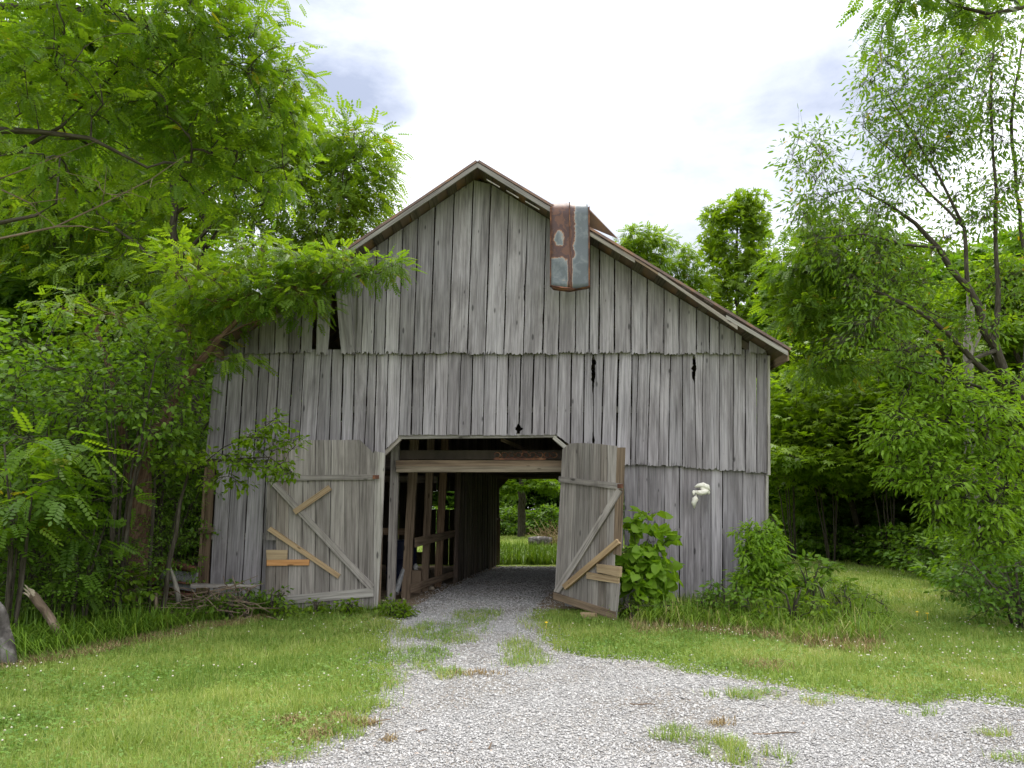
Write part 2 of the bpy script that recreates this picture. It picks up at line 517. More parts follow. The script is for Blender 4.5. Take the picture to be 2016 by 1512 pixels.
def tin_mat():
    """galvanised sheet with brown rust fields, white-edged"""
    m, nt, N = newmat('rust_stained_tin')
    L = nt.links.new
    gc = N('ShaderNodeAttribute', attribute_name='gc')   # x across 0..1, y up 0..1
    se = N('ShaderNodeSeparateXYZ')
    L(gc.outputs['Vector'], se.inputs[0])
    mp = N('ShaderNodeMapping', i_Scale=(1.0, 2.3, 1))
    L(gc.outputs['Vector'], mp.inputs['Vector'])
    n = N('ShaderNodeTexNoise', i_Scale=3.4, i_Detail=8.0, i_Roughness=.68, i_Distortion=.5)
    L(mp.outputs[0], n.inputs['Vector'])
    # rust field: left two thirds of the upper sheet and a centre strip
    a = N('ShaderNodeMapRange', i_1=.74, i_2=.50, i_3=0.0, i_4=.95, interpolation_type='SMOOTHSTEP')
    L(se.outputs[0], a.inputs[0])
    b = N('ShaderNodeMapRange', i_1=.28, i_2=.40, i_3=.18, i_4=1.0, interpolation_type='SMOOTHSTEP')
    L(se.outputs[1], b.inputs[0])
    c = N('ShaderNodeMapRange', i_1=.0, i_2=.12, i_3=1.0, i_4=0.0, interpolation_type='SMOOTHSTEP')
    dx = N('ShaderNodeMath', operation='SUBTRACT', i_1=.50)
    ab = N('ShaderNodeMath', operation='ABSOLUTE')
    L(se.outputs[0], dx.inputs[0]); L(dx.outputs[0], ab.inputs[0]); L(ab.outputs[0], c.inputs[0])
    ml = N('ShaderNodeMath', operation='MULTIPLY')
    L(a.outputs[0], ml.inputs[0]); L(b.outputs[0], ml.inputs[1])
    mx = N('ShaderNodeMath', operation='MAXIMUM')
    L(ml.outputs[0], mx.inputs[0]); L(c.outputs[0], mx.inputs[1])
    # a clean island in the rust
    mp2 = N('ShaderNodeMapping', i_Location=(-.20 * 5, -.545 * 8.5, 0), i_Scale=(5, 8.5, 0))
    L(gc.outputs['Vector'], mp2.inputs['Vector'])
    ln = N('ShaderNodeVectorMath', operation='LENGTH')
    L(mp2.outputs[0], ln.inputs[0])
    isl = N('ShaderNodeMapRange', i_1=.25, i_2=1.25, i_3=.75, i_4=0.0, interpolation_type='SMOOTHSTEP')
    L(ln.outputs['Value'], isl.inputs[0])
    sb = N('ShaderNodeMath', operation='SUBTRACT')
    L(mx.outputs[0], sb.inputs[0]); L(isl.outputs[0], sb.inputs[1])
    nz = N('ShaderNodeMath', operation='MULTIPLY_ADD', i_1=1.9, i_2=-.95)
    L(n.outputs['Fac'], nz.inputs[0])
    f = N('ShaderNodeMath', operation='ADD')
    L(sb.outputs[0], f.inputs[0]); L(nz.outputs[0], f.inputs[1])
    r = ramp(N, [(.0, (.085, .10, .112)), (.15, (.115, .132, .145)), (.30, (.15, .165, .175)), (.40, (.25, .24, .23)), (.47, (.27, .125, .05)), (.54, (.075, .029, .02)), (.9, (.042, .017, .014)), (1, (.10, .04, .02))])
    L(f.outputs[0], r.inputs['Fac'])
    bs = N('ShaderNodeBsdfPrincipled', i_Roughness=.5, i_Metallic=.15)
    L(r.outputs[0], bs.inputs['Base Color'])
    L(bs.outputs[0], N('ShaderNodeOutputMaterial').inputs[0])
    return m


M['ground'] = ground_mat()
M['gravel'] = gravel_mat()
M['tin'] = tin_mat()

# ---------------------------------------------------------------- ground
# ---- driveway outline
DRIVE = [G(*p)[:2] for p in [(985, 1116), (940, 1132), (905, 1150), (862, 1168), (822, 1192), (800, 1212), (772, 1245), (762, 1275),
                             (772, 1300), (768, 1335), (745, 1380), (690, 1430), (600, 1475), (500, 1512), (330, 1600), (0, 1800), (2700, 1800), (2600, 1560),
                             (2300, 1440), (2016, 1397), (1908, 1382), (1858, 1377), (1808, 1392), (1708, 1377), (1633, 1367), (1508, 1347), (1433, 1337), (1358, 1326),
                             (1288, 1303), (1148, 1296), (1088, 1280), (1062, 1250), (1050, 1212), (1058, 1192), (1090, 1165), (1135, 1116)]]
FLOOR = [G(*p)[:2] for p in [(740, 1199), (812, 1199), (1145, 1199), (1240, 1116), (985, 1116)]]
XL, XR, YF, YB = -4.95, 4.05, 12.0, 21.7
# weeds / wood edges
EDGE_L = [G(*p)[:2] for p in [(-900, 1480), (-300, 1365), (0, 1308), (120, 1288), (250, 1262), (400, 1233), (520, 1212)]] + [(-4.6, 12.1), (-4.9, 22), (-5, 40), (-60, 60), (-60, 5)]
EDGE_R = [G(*p)[:2] for p in [(2900, 1330), (2300, 1260), (2016, 1212), (1930, 1180), (1850, 1145), (1780, 1125), (1700, 1115), (1620, 1098), (1560, 1090)]] + [(11.5, 26), (10, 40), (80, 60), (80, 5)]


def hgt(x, y):
    return .03 * np.sin(x * .6 + 1.3) * np.sin(y * .5) * np.clip((np.abs(y - 5)) / 6, 0, 1) * 0


def lod(n, y0, y1, spread=.85, pad=.5):
    y = y0 * np.exp(R.random(n) * math.log(y1 / y0))
    x = (R.random(n) * 2 - 1) * (y * spread + pad)
    return x, y


def in_drive(x, y, amp=.3, jit=.07):
    x = x + R.normal(0, jit, x.shape) * (.4 + 1.6 * vnoise(x, y, 1.1, 77)); y = y + R.normal(0, jit * 1.6, y.shape)
    wx = (vnoise(x, y, 2.3, 3) - .5) * amp + (vnoise(x, y, 7, 5) - .5) * amp * .6
    wy = (vnoise(x, y, 2.3, 9) - .5) * amp * 1.6 + (vnoise(x, y, 7, 8) - .5) * amp * .8
    return pip(x + wx, y + wy, DRIVE)


def ell(x, y, px, py, rx, ry, seed):
    """grass tufts growing through the gravel: ellipse around a ground point"""
    c = G(px, py)
    a = abs(G(px + rx, py)[0] - c[0])
    b = abs(G(px, py - ry)[1] - c[1])
    q = ((x - c[0]) / a) ** 2 + ((y - c[1]) / b) ** 2
    return q * (.55 + .9 * R.random(x.shape)) < .35 + 1.0 * vnoise(x, y, 5, seed)


PATCH = [(940, 1212, 45, 16), (860, 1245, 85, 18), (835, 1290, 60, 14), (1030, 1295, 48, 22), (900, 1258, 45, 15), (800, 1315, 55, 18), (880, 1330, 40, 10), (1020, 1275, 30, 14),
         (1350, 1460, 60, 10), (1420, 1480, 60, 22), (1490, 1500, 60, 18), (1330, 1440, 40, 6), (1510, 1372, 40, 8), (1600, 1385, 40, 8), (1440, 1375, 60, 7), (1820, 1410, 40, 5),
         (1960, 1450, 40, 6), (720, 1395, 60, 14), (640, 1440, 70, 12), (560, 1490, 60, 14), (760, 1350, 40, 12), (690, 1455, 30, 6), (1980, 1500, 40, 8)]


def patches(x, y):
    r = np.zeros(x.shape, bool)
    for i, p in enumerate(PATCH):
        r |= ell(x, y, *p, i + 20)
    return r


gm = MB()
g0 = 200
xs = np.concatenate([np.linspace(-g0, -30, 8), np.linspace(-25, 25, 41), np.linspace(30, g0, 8)])
ys = np.concatenate([np.linspace(-60, 0, 5), np.linspace(2, 40, 39), np.linspace(50, 260, 10)])
XX, YY = np.meshgrid(xs, ys)
V = np.stack([XX.ravel(), YY.ravel(), np.zeros(XX.size)], 1)
nx = len(xs)
ii = np.arange(len(ys) - 1)[:, None] * nx + np.arange(nx - 1)[None, :]
Q = np.stack([ii, ii + 1, ii + nx + 1, ii + nx], -1).reshape(-1, 4)
tag(np_obj('ground', V, [Q], M['ground']), 'short green lawn ground around the barn', 'ground', kind='structure')


def sheet(name, poly, z, mat, label, cat, step=.12, amp=.0):
    """flat sheet with a wavering outline"""
    pts = []
    n = len(poly)
    for i in range(n):
        a, b = np.asarray(poly[i]), np.asarray(poly[(i + 1) % n])
        k = min(60, max(1, int(np.linalg.norm(b - a) / step)))
        for j in range(k):
            q = a + (b - a) * j / k
            pts.append(q + amp * np.array([vnoise(q[0], q[1], 3, 1) - .5, vnoise(q[0], q[1], 3, 2) - .5]))
    me = bpy.data.meshes.new(name)
    me.from_pydata([(p[0], p[1], z) for p in pts], [], [list(range(len(pts)))])
    if me.polygons[0].normal.z < 0:
        me.flip_normals()
    me.materials.append(mat)
    o = link(bpy.data.objects.new(name, me))
    return tag(o, label, cat, kind='structure')


sheet('dirt_floor', [(XL + .1, YF + .02), (XR - .1, YF + .02), (XR - .1, YB), (XL + .1, YB)] if False else [tuple(p) for p in FLOOR] + [(XL + .2, YB - .1), (XL + .2, YF + .1)], .004, M['dirt'], 'brown bare dirt floor inside the barn', 'floor')
sheet('gravel_driveway', DRIVE, .010, M['gravel'], 'pale grey gravel driveway running into the barn', 'driveway', amp=.12)
sheet('forest_floor', EDGE_L, .006, M['litter'], 'dark leaf litter under the trees left of the barn', 'forest floor', .5, .3)
sheet('forest_floor', EDGE_R, .006, M['litter'], 'dark leaf litter under the trees right of the lawn', 'forest floor', .5, .3)
sheet('forest_floor', [(-30, 46), (30, 46), (40, 120), (-40, 120)], .006, M['litter'], 'dark leaf litter of the woods far behind the barn', 'forest floor', 2, .6)


# ---------------------------------------------------------------- leaves and blades
def T_ovate(w=.27, fold=.06, droop=.06):
    v = np.array([(0, 0, 0), (-w, .3, fold), (-w * .85, .65, fold * .8 - droop * .4), (0, 1, -droop), (w * .85, .65, fold * .8 - droop * .4), (w, .3, fold)])
    return v, np.array([(0, 1, 2, 3), (0, 3, 4, 5)])


def T_heart():
    v = np.array([(0, .06, 0), (-.28, -.06, .05), (-.5, .25, .08), (-.32, .68, .03), (0, 1, -.1), (.32, .68, .03), (.5, .25, .08), (.28, -.06, .05)])
    return v, np.array([(0, 1, 2, 3, 4), (0, 4, 5, 6, 7)])


def T_pinnate(pairs=6, hexa=False, ll=.24, lw=.055):
    vs, fs = [], []

    def leaflet(b, d):
        d = np.asarray(d, float)
        sd = np.array([-d[1], d[0], 0])
        k = len(vs)
        if hexa:
            for s, w in ((0, 0), (.3, 1), (.75, .9), (1, 0), (.75, -.9), (.3, -1)):
                vs.append(b + d * ll * s + sd * lw * w + np.array([0, 0, -.05 * s]))
            fs.append([k + q for q in range(6)])
        else:
            for s, w in ((0, 0), (.5, 1.15), (1, 0), (.5, -1.15)):
                vs.append(b + d * ll * s + sd * lw * w + np.array([0, 0, -.05 * s]))
            fs.append([k + q for q in range(4)])
    for i in range(pairs):
        y = .16 + .78 * i / pairs
        z = -.22 * y * y
        for s in (-1, 1):
            a = math.radians(22)
            leaflet(np.array([0, y, z]), (s * math.cos(a), math.sin(a), 0))
    leaflet(np.array([0, .9, -.2]), (0, 1, 0))
    return np.array(vs), np.array(fs)


def T_palm(n=5, w=.2):
    vs, fs = [], []
    for i in range(n):
        a = math.radians(-80 + 160 * i / (n - 1))
        d = np.array([math.sin(a), math.cos(a), 0]); s = np.array([d[1], -d[0], 0])
        k = len(vs)
        l = 1 - .25 * abs(i - (n - 1) / 2) / ((n - 1) / 2)
        vs += [np.zeros(3), d * .5 * l - s * w * l + [0, 0, .03], d * l + [0, 0, -.12], d * .5 * l + s * w * l + [0, 0, .03]]
        fs.append([k, k + 1, k + 2, k + 3])
    return np.array(vs), np.array(fs)


def T_cluster():
    """four leaves on a short twig"""
    vs, fs = [], []
    v, f = T_ovate(.25)
    for (bx, by, ang, s) in ((0, .0, -65, .62), (0, .15, 60, .62), (0, .35, -28, .62), (0, .4, 22, .66)):
        a = math.radians(ang)
        rot = np.array([[math.cos(a), math.sin(a), 0], [-math.sin(a), math.cos(a), 0], [0, 0, 1]])
        k = len(vs)
        vs += list(v * s @ rot.T @ np.eye(3) * np.array([1, 1, 1]) + np.array([bx, by, -.05 * by]))
        fs += [[k + q for q in ff] for ff in f]
    return np.array(vs), np.array(fs)


def place(tpl, pos, d, up, size, tint):
    """copies a leaf template: d along the leaf, up its normal"""
    v, f = tpl
    d = nrm(d)
    sd = nrm(np.cross(d, up))
    n = np.cross(sd, d)
    V = pos[:, None, :] + size[:, None, None] * (v[None, :, 0:1] * sd[:, None, :] + v[None, :, 1:2] * d[:, None, :] + v[None, :, 2:3] * n[:, None, :])
    k = len(v)
    Fc = (np.arange(len(pos)) * k)[:, None, None] + f[None, :, :]
    return V.reshape(-1, 3), Fc.reshape(-1, f.shape[1]), np.repeat(tint, k)


# ---------------------------------------------------------------- trees
def lobe(px, py, Y, rx, ry, dep=None, n=20):
    c = P(px, py, Y)
    k = Y / F
    return (c, np.array([rx * k, dep if dep is not None else (rx + ry) * k * .5, ry * k]), n)


def resample(pl, step):
    pl = np.asarray(pl, float)
    out = [pl[0]]
    for a, b in zip(pl[:-1], pl[1:]):
        k = max(1, int(np.linalg.norm(b[:3] - a[:3]) / step))
        for j in range(1, k + 1):
            out.append(a + (b - a) * j / k)
    return np.array(out)


def grow(limbs, lobes, rng, tip=.006, down=.6, arch=.10, wob=.05, expo=2.2, maxr=9.0):
    """limbs: polylines of (x,y,z,r); lobes: where the leaf sprays sit. -> nodes, parent, radius, tips"""
    pos, par, rmin = [], [], []
    for li, pl in enumerate(limbs):
        pl = resample(pl, .35)
        if li == 0:
            prev = -1
        else:
            d = np.linalg.norm(np.array(pos) - pl[0][:3], axis=1)
            prev = int(np.argmin(d))
        for k, q in enumerate(pl):
            j = rng.normal(0, 1, 3) * min(.03, q[3] * .35) * (1 if 0 < k < len(pl) - 1 else 0)
            pos.append(q[:3] + j); par.append(prev); rmin.append(q[3]); prev = len(pos) - 1
    A = []
    for c, r, n in lobes:
        d = nrm(rng.normal(0, 1, (n, 3))) * (rng.random((n, 1)) ** .45)
        A.append(c + d * r)
    A = np.concatenate(A)
    trunk = np.array(pos)
    dd = np.array([np.min(np.linalg.norm(trunk - a, axis=1)) for a in A])
    tips = []
    cap = len(pos) + len(A) * 14
    NP = np.zeros((cap, 3)); NP[:len(pos)] = pos
    cnt = len(pos)
    for a in A[np.argsort(dd)]:
        d = np.linalg.norm(NP[:cnt] - a, axis=1)
        cost = d + down * np.maximum(0, NP[:cnt, 2] - a[2])
        j = int(np.argmin(cost))
        L = d[j]
        k = int(min(12, max(2, L / .3)))
        prev = j
        s0 = NP[j].copy()
        for q in range(1, k + 1):
            t = q / k
            p = s0 + (a - s0) * t + np.array([0, 0, arch * L * math.sin(math.pi * t)])
            if q < k:
                p = p + rng.normal(0, 1, 3) * wob * min(L, 1.2) * .6
            NP[cnt] = p
            par.append(prev); rmin.append(0); prev = cnt; cnt += 1
        tips.append(prev)
    NP = NP[:cnt]
    par = np.array(par)
    acc = np.zeros(cnt)
    for i in range(cnt - 1, -1, -1):
        acc[i] = max(acc[i], tip ** expo)
        if par[i] >= 0:
            acc[par[i]] += acc[i]
    rad = np.minimum(acc ** (1 / expo), maxr)
    rm = np.array(rmin)
    rad = np.where(rm > 0, rm, rad)
    for i in range(cnt):      # no child thicker than its parent
        if par[i] >= 0:
            rad[i] = min(rad[i], rad[par[i]])
    return NP, par, rad, np.array(tips)


def wood_mesh(NP, par, rad, name, mat, parent, extra=None):
    n = len(NP)
    ch = [[] for _ in range(n)]
    for i, p in enumerate(par):
        if p >= 0: ch[p].append(i)
    Vs, Fs, Gs, base = [], {}, [], 0
    stack = [(0, -1)]
    while stack:
        s, frm = stack.pop()
        chain = [s]
        while ch[chain[-1]]:
            c = sorted(ch[chain[-1]], key=lambda q: -rad[q])
            for o in c[1:]:
                stack.append((o, chain[-1]))
            chain.append(c[0])
        idx = ([frm] if frm >= 0 else []) + chain
        if len(idx) < 2: continue
        pts, rr = NP[idx], rad[idx].copy()
        if frm >= 0: rr[0] = min(rr[0], rr[1] * 1.25)
        rr[-1] *= .6
        k = 9 if rr.max() > .08 else (6 if rr.max() > .02 else 4)
        v, q = tube_np(pts, rr, k)
        L = np.concatenate([[0], np.cumsum(np.linalg.norm(np.diff(pts, axis=0), axis=1))]) + random.random() * 9
        ang = np.arange(k) / k * 6.28
        g = np.stack([np.repeat(rr, k) * np.tile(ang, len(idx)), np.repeat(L, k), np.full(len(v), random.random() * 9)], 1)
        Vs.append(v); Gs.append(g)
        Fs.setdefault(4, []).append(q + base)
        base += len(v)
    if extra is not None:
        v, q = extra
        Vs.append(v); Gs.append(v * 1.0); Fs[4].append(q + base); base += len(v)
    return np_obj(name, np.concatenate(Vs), [np.concatenate(Fs[4])], mat, parent, gc=np.concatenate(Gs), smooth=True)


def sprays(NP, par, tips, rng, nleaf, rs, tpl, size, flat=.3, droop=.3, upn=.35, out=.8, twig=True, tintbias=0.0):
    """leaves around every branch tip, plus the thin twigs carrying them"""
    tp = NP[tips]
    bd = nrm(tp - NP[par[tips]])
    n = len(tips) * nleaf
    c = np.repeat(tp, nleaf, 0); b = np.repeat(bd, nleaf, 0)
    u = nrm(rng.normal(0, 1, (n, 3))) * (rng.random((n, 1)) ** .5) * rs
    u[:, 2] *= flat
    pos = c + u + b * rs * .3
    d = nrm(u) * out + b * .5 + rng.normal(0, .35, (n, 3))
    d[:, 2] -= droop
    d = nrm(d)
    up = np.array([0, 0, 1.]) + rng.normal(0, upn, (n, 3))
    s = size * rng.uniform(.7, 1.25, n)
    clump = np.repeat(rng.random(len(tips)), nleaf)
    tint = np.clip(.25 + .35 * rng.random(n) + .35 * clump + tintbias, 0, .9)
    tint = np.where(rng.random(n) > .99, 1.0, tint)
    V, Fc, T = place(tpl, pos, d, up, s, tint)
    ex = None
    if twig:
        sel = rng.random(n) < .38
        c, b, pos = c[sel], b[sel], pos[sel]; n = len(c)
        a, e = c - b * rs * .3, pos
        w = .0014 + .0008 * rng.random(n)
        sd = nrm(np.cross(e - a, np.array([.3, .2, 1.])))
        s2 = nrm(np.cross(e - a, sd))
        m = (a + e) / 2 + rng.normal(0, .06 * rs, (n, 3))
        r3 = np.stack([sd, -.5 * sd + .87 * s2, -.5 * sd - .87 * s2], 1)
        ring = lambda q, k: q[:, None, :] + r3 * (w * k)[:, None, None]
        tv = np.concatenate([ring(a, 1.5), ring(m, 1.1), ring(e, .7)], 1)
        i = np.arange(n)[:, None] * 9
        qs = []
        for s0 in (0, 3):
            for j in range(3):
                qs.append(np.stack([i[:, 0] + s0 + j, i[:, 0] + s0 + (j + 1) % 3, i[:, 0] + s0 + 3 + (j + 1) % 3, i[:, 0] + s0 + 3 + j], 1))
        ex = (tv.reshape(-1, 3), np.concatenate(qs))
    return V, Fc, T, ex


def tree(name, label, cat, limbs, lobes, seed, leaf, mat, nleaf=14, rs=.3, size=.2, bark='bark', group=None, loc=None, twig=True, tip=.006, crown='crown', trunk='trunk', **k):
    rng = np.random.default_rng(seed)
    gk = {q: k.pop(q) for q in ('down', 'arch', 'wob', 'expo', 'maxr') if q in k}
    NP, par, rad, tips = grow(limbs, lobes, rng, tip=tip, **gk)
    loc = np.asarray(loc if loc is not None else [limbs[0][0][0], limbs[0][0][1], 0.0], float)
    NP = NP - loc
    V, Fc, T, ex = sprays(NP, par, tips, rng, nleaf, rs, leaf, size, twig=twig, **k)
    e = empty(name, label, cat, loc, group)
    wood_mesh(NP, par, rad, trunk, M[bark], e, ex)
    np_obj(crown, V, [Fc], M[mat], e, tint=T)
    return e


def copy_tree(o, loc, rz, s, label=None, group=None):
    c = o.copy(); C.objects.link(c)
    c.location = loc; c.rotation_euler = (0, 0, rz); c.scale = (s[0], s[1], s[2]) if hasattr(s, '__len__') else (s, s, s)
    if label: c['label'] = label
    if group: c['group'] = group
    for ch in list(o.children):
        d = ch.copy(); C.objects.link(d); d.parent = c
    return c


PINN = T_pinnate(6, True)
PINQ = T_pinnate(5, False, .27, .075)
OVA, HEART, PALM, CLUS = T_ovate(), T_heart(), T_palm(5, .17), T_cluster()
LANCE = T_ovate(.16, .04, .12)


def PR(px, py, Y, r):
    p = P(px, py, Y)
    return (p[0], p[1], p[2], r)


def gr(px, Y, r, z=0.0):
    d = ray(px, 1000)
    return (d[0] / d[1] * Y, Y, z, r)


# ================================================================ THE BARN
barn = empty('barn', 'weathered grey wooden barn with open plank doors and gravel drive running through', 'barn', (0, 12, 0))
barn_loc = np.array([0, 12, 0.])


def part(mb, name, mat, parent=None, label=None, smooth=False):
    par = parent or barn
    o = mb.build(name, M[mat], None, smooth)
    o.parent = par
    off = barn_loc
    o.data.transform(__import__('mathutils').Matrix.Translation(Vector(-off)))
    if label: o['label'] = label
    return o


RY0, RY1 = 11.5, 22.1
APX = P(940, 318, RY0); REV = P(1556, 690, RY0); LEV = P(410, 676, RY0)


def roofZ(x):
    if x < APX[0]:
        return APX[2] + (LEV[2] - APX[2]) * (APX[0] - x) / (APX[0] - LEV[0])
    return APX[2] + (REV[2] - APX[2]) * (x - APX[0]) / (REV[0] - APX[0])


def Wd(px, py, Y=YF):
    return P(px, py, Y)


TB = np.array([0, .024, 0])


def ragged(a, b, amp, k=None):
    """splintered board end from a to b (both points), dropping by up to amp"""
    k = k or max(4, int(np.linalg.norm(b - a) / .022))
    out = []
    for i in range(k + 1):
        t = i / k
        p = a + (b - a) * t
        out.append(p + np.array([0, 0, random.random() ** 2 * amp * (1 if 0 < i < k else .4)]))
        if amp > .02 and 0 < i < k and random.random() < .22:     # a split running up from the end
            h = random.uniform(.02, .09)
            w = (b - a) / k * .22
            out.append(p + w + np.array([0, 0, h])); out.append(p + 2 * w)
    return out


def edge(a, b, notch=(), jit=.004):
    """board edge from a up to b with slight wander and chipped notches: (t0,t1,depth)"""
    n = max(4, int(np.linalg.norm(b - a) / .12))
    ts = sorted(set([i / n for i in range(n + 1)] + [q for t0, t1, _ in notch for q in np.linspace(t0, t1, 11)]))
    out = []
    ph = random.random() * 9
    for t in ts:
        p = a + (b - a) * t
        dx = (vnoise(np.array(t * 6 + ph), np.array(ph), 1.0, 3) - .5) * 2 * jit * (0 if t in (0, 1) else 1)
        for t0, t1, dp in notch:
            if t0 < t < t1:
                dx += dp * math.sin(math.pi * ((t - t0) / (t1 - t0)) ** (1.7 if dp > 0 else .8)) * random.uniform(.35, 1.25)
        out.append(p + np.array([float(dx), 0, 0]))
    return out


def board(mb, bl, br, tl, tr, Y, amp=.03, nl=(), nr=(), tint=None):
    dy = np.array([0, random.uniform(-.005, .005), 0])
    L = edge(bl, tl, nl); Rr = edge(br, tr, nr)
    B = ragged(bl, br, amp) if amp else [bl, br]
    pts = [B[0]] + L[1:] + Rr[::-1][:-1] + B[::-1][:-1]
    mb.prism([p + dy for p in pts], TB, tl - bl, tint)


def up_to_roof(b, ref):
    d = ref - b
    t = 1.0
    for _ in range(12):
        p = b + d * t
        t += (roofZ(p[0]) - .035 - p[2]) / d[2]
    return b + d * t


# --- gable siding
mb = MB()
gx = [440, 457, 480, 508, 540, 568, 591, 614, None, 621, 646, None, 671, 700, 711, 735, 757, 785, 814, 847, 883, 920, 955, 992, 1030, 1068, 1100, 1132, 1160, 1179, 1210, 1242, 1274, 1307, 1337, 1371, 1397, 1416, 1447, 1461, None, 1474, 1508]
prev = None
for x in gx:
    if x is None:
        prev = None; continue
    if prev is not None:
        gap = random.choice([1.8, 2.6, 3.2, 3.8]) if 800 < x < 1300 else 2.2
        lean = float(np.interp(.5 * (x + prev), [440, 700, 900, 1030, 1180], [9, 8, 9, 8, 1]))
        yb = 697 + random.uniform(-2, 2.5)
        xl, xr = prev + gap * .5, x - gap * .5
        lref, rref = Wd(xl + lean, 450), Wd(xr + lean, 450)
        bl, br = Wd(xl, yb), Wd(xr, yb + random.uniform(-1, 1))
        if prev == 700:
            board(mb, Wd(684, 694, YF + .03), Wd(716, 694, YF + .03), up_to_roof(Wd(684, 694, YF + .03), Wd(690, 450, YF + .03)), up_to_roof(Wd(716, 694, YF + .03), Wd(722, 450, YF + .03)), YF + .03, .03)
        if prev == 671:
            lref = Wd(xl - 10, 580) ; rref = Wd(xr - 8, 580)
        if prev == 621:
            lref, rref = Wd(xl + 3, 600), Wd(xr + 6, 600)
        tl, tr = up_to_roof(bl, lref), up_to_roof(br, rref)
        if tl[2] - bl[2] > .03 and tr[2] - br[2] > .03:
            nr = []
            if prev == 992: nr = [(.35, .5, -.02)]
            if prev == 1030: nr = [(.2, .33, -.012)]
            board(mb, bl, br, tl, tr, YF, .05, nr=nr)
    prev = x
part(mb, 'gable_siding', 'siding')
# --- middle tier (sits behind the gable boards, in front of the lowest)
YM = YF + .07
mb = MB()
mt = [422, 452, 481, 511, 531, 550, 578, 599, 632, 653, 676, 699, 725, 742, 765, 790, 813, 836, 859, 883, 908, 931, 955, 979, 1001, 1026, 1051, 1075, 1100, 1125, 1151, 1168, 1188, 1218, 1245, 1257, 1281, 1301, 1320, 1344, 1367, 1384, 1417, 1444, 1468, 1490, 1511]
mo = [407, 440, 471, 502, 521, 541, 568, 590, 622, 648, 671, 695, 718, 737, 760, 784, 809, 832, 855, 879, 902, 927, 951, 975, 998, 1021, 1047, 1072, 1096, 1123, 1149, 1168, 1184, 1214, 1243, 1252, 1276, 1298, 1317, 1344, 1370, 1383, 1417, 1443, 1468, 1490, 1511]
for i in range(len(mt) - 1):
    t0, t1, b0, b1 = mt[i], mt[i + 1], mo[i], mo[i + 1]
    gap = random.choice([1.3, 1.8, 2.4, 3.0])
    if t0 in (422, 452, 481, 550, 653, 676): gap = 3.4
    if t0 in (1188, 1218): gap = 4.0
    yt = 688
    k = 1.0
    if 760 <= b0 < 1096:
        yb0 = yb1 = 857 + random.uniform(-1, 1)
    elif b0 == 737:
        yb0, yb1 = 910, 893
    elif b0 in (1096,):
        yb0, yb1 = 858, 876
    elif b0 < 737:
        yb0 = yb1 = 905 + random.uniform(-2, 3)
    else:
        yb0 = yb1 = float(np.interp(b0, [1123, 1230, 1340, 1420, 1511], [912, 916, 921, 927, 934])) + random.uniform(-2, 1)
    if b0 == 784 - 24: yb0, yb1 = 884, 862
    e = (lambda q, o, y: o + (q - o) * (861 - y) / (861 - 700))
    xl_t, xr_t = e(t0, b0, yt) + gap / 2, e(t1, b1, yt) - gap / 2
    xl_b, xr_b = e(t0, b0, yb0) + gap / 2, e(t1, b1, yb1) - gap / 2
    nl, nr = [], []
    if t0 == 1168: nl = [(.62, .96, .035), (.0, .25, .025)]
    if t0 == 1151: nr = [(.60, .97, -.03), (.0, .28, -.02)]
    if t0 == 1344: nr = [(.70, .97, -.045)]
    if t0 == 1367: nl = [(.72, .95, .03)]
    if t0 == 1001: nr = [(.0, .14, -.06)]
    if t0 == 1026: nl = [(.0, .12, .05)]
    tint = .97 if t0 == 653 else None
    board(mb, Wd(xl_b, yb0, YM), Wd(xr_b, yb1, YM), Wd(xl_t, yt, YM), Wd(xr_t, yt, YM), YM, .03 if b0 > 1100 or b0 < 740 else .012, nl, nr, tint)
part(mb, 'siding', 'siding')
# --- lowest tier, right of the doorway
YL = YM + .065
mb = MB()
lt = [1229, 1258, 1276, 1309, 1337, 1380, 1400, 1422, 1462, 1487, 1508]
for a, b in zip(lt[:-1], lt[1:]):
    g = 4.0 if a in (1337, 1422) else random.choice([1.2, 2.0])
    board(mb, Wd(a + g / 2, 1192, YL), Wd(b - .6, 1192, YL), Wd(a + g / 2 - .5, 905, YL), Wd(b - .6, 908, YL), YL, .05)
board(mb, Wd(1150, 1192, YL), Wd(1186, 1192, YL), Wd(1150, 905, YL), Wd(1186, 905, YL), YL, .03)
board(mb, Wd(1187, 1192, YL), Wd(1227, 1192, YL), Wd(1187, 905, YL), Wd(1227, 905, YL), YL, .03)
board(mb, Wd(1112, 1195, YL), Wd(1149, 1195, YL), Wd(1112, 890, YL), Wd(1149, 890, YL), YL, .03)
part(mb, 'siding', 'siding')
# --- lowest tier, left
mb = MB()
lt = [(428, 410), (458, 440), (491, 474), (525, 512), (552, 545), (580, 576), (610, 607), (642, 640), (675, 674), (706, 706), (735, 734)]
for (a, c), (b, d) in zip(lt[:-1], lt[1:]):
    g = random.choice([1.5, 2.5, 3.2])
    board(mb, Wd(c + g / 2, 1188, YL), Wd(d - g / 2, 1188, YL), Wd(a + g / 2, 897, YL), Wd(b - g / 2, 897, YL), YL, .05)
part(mb, 'siding', 'siding')
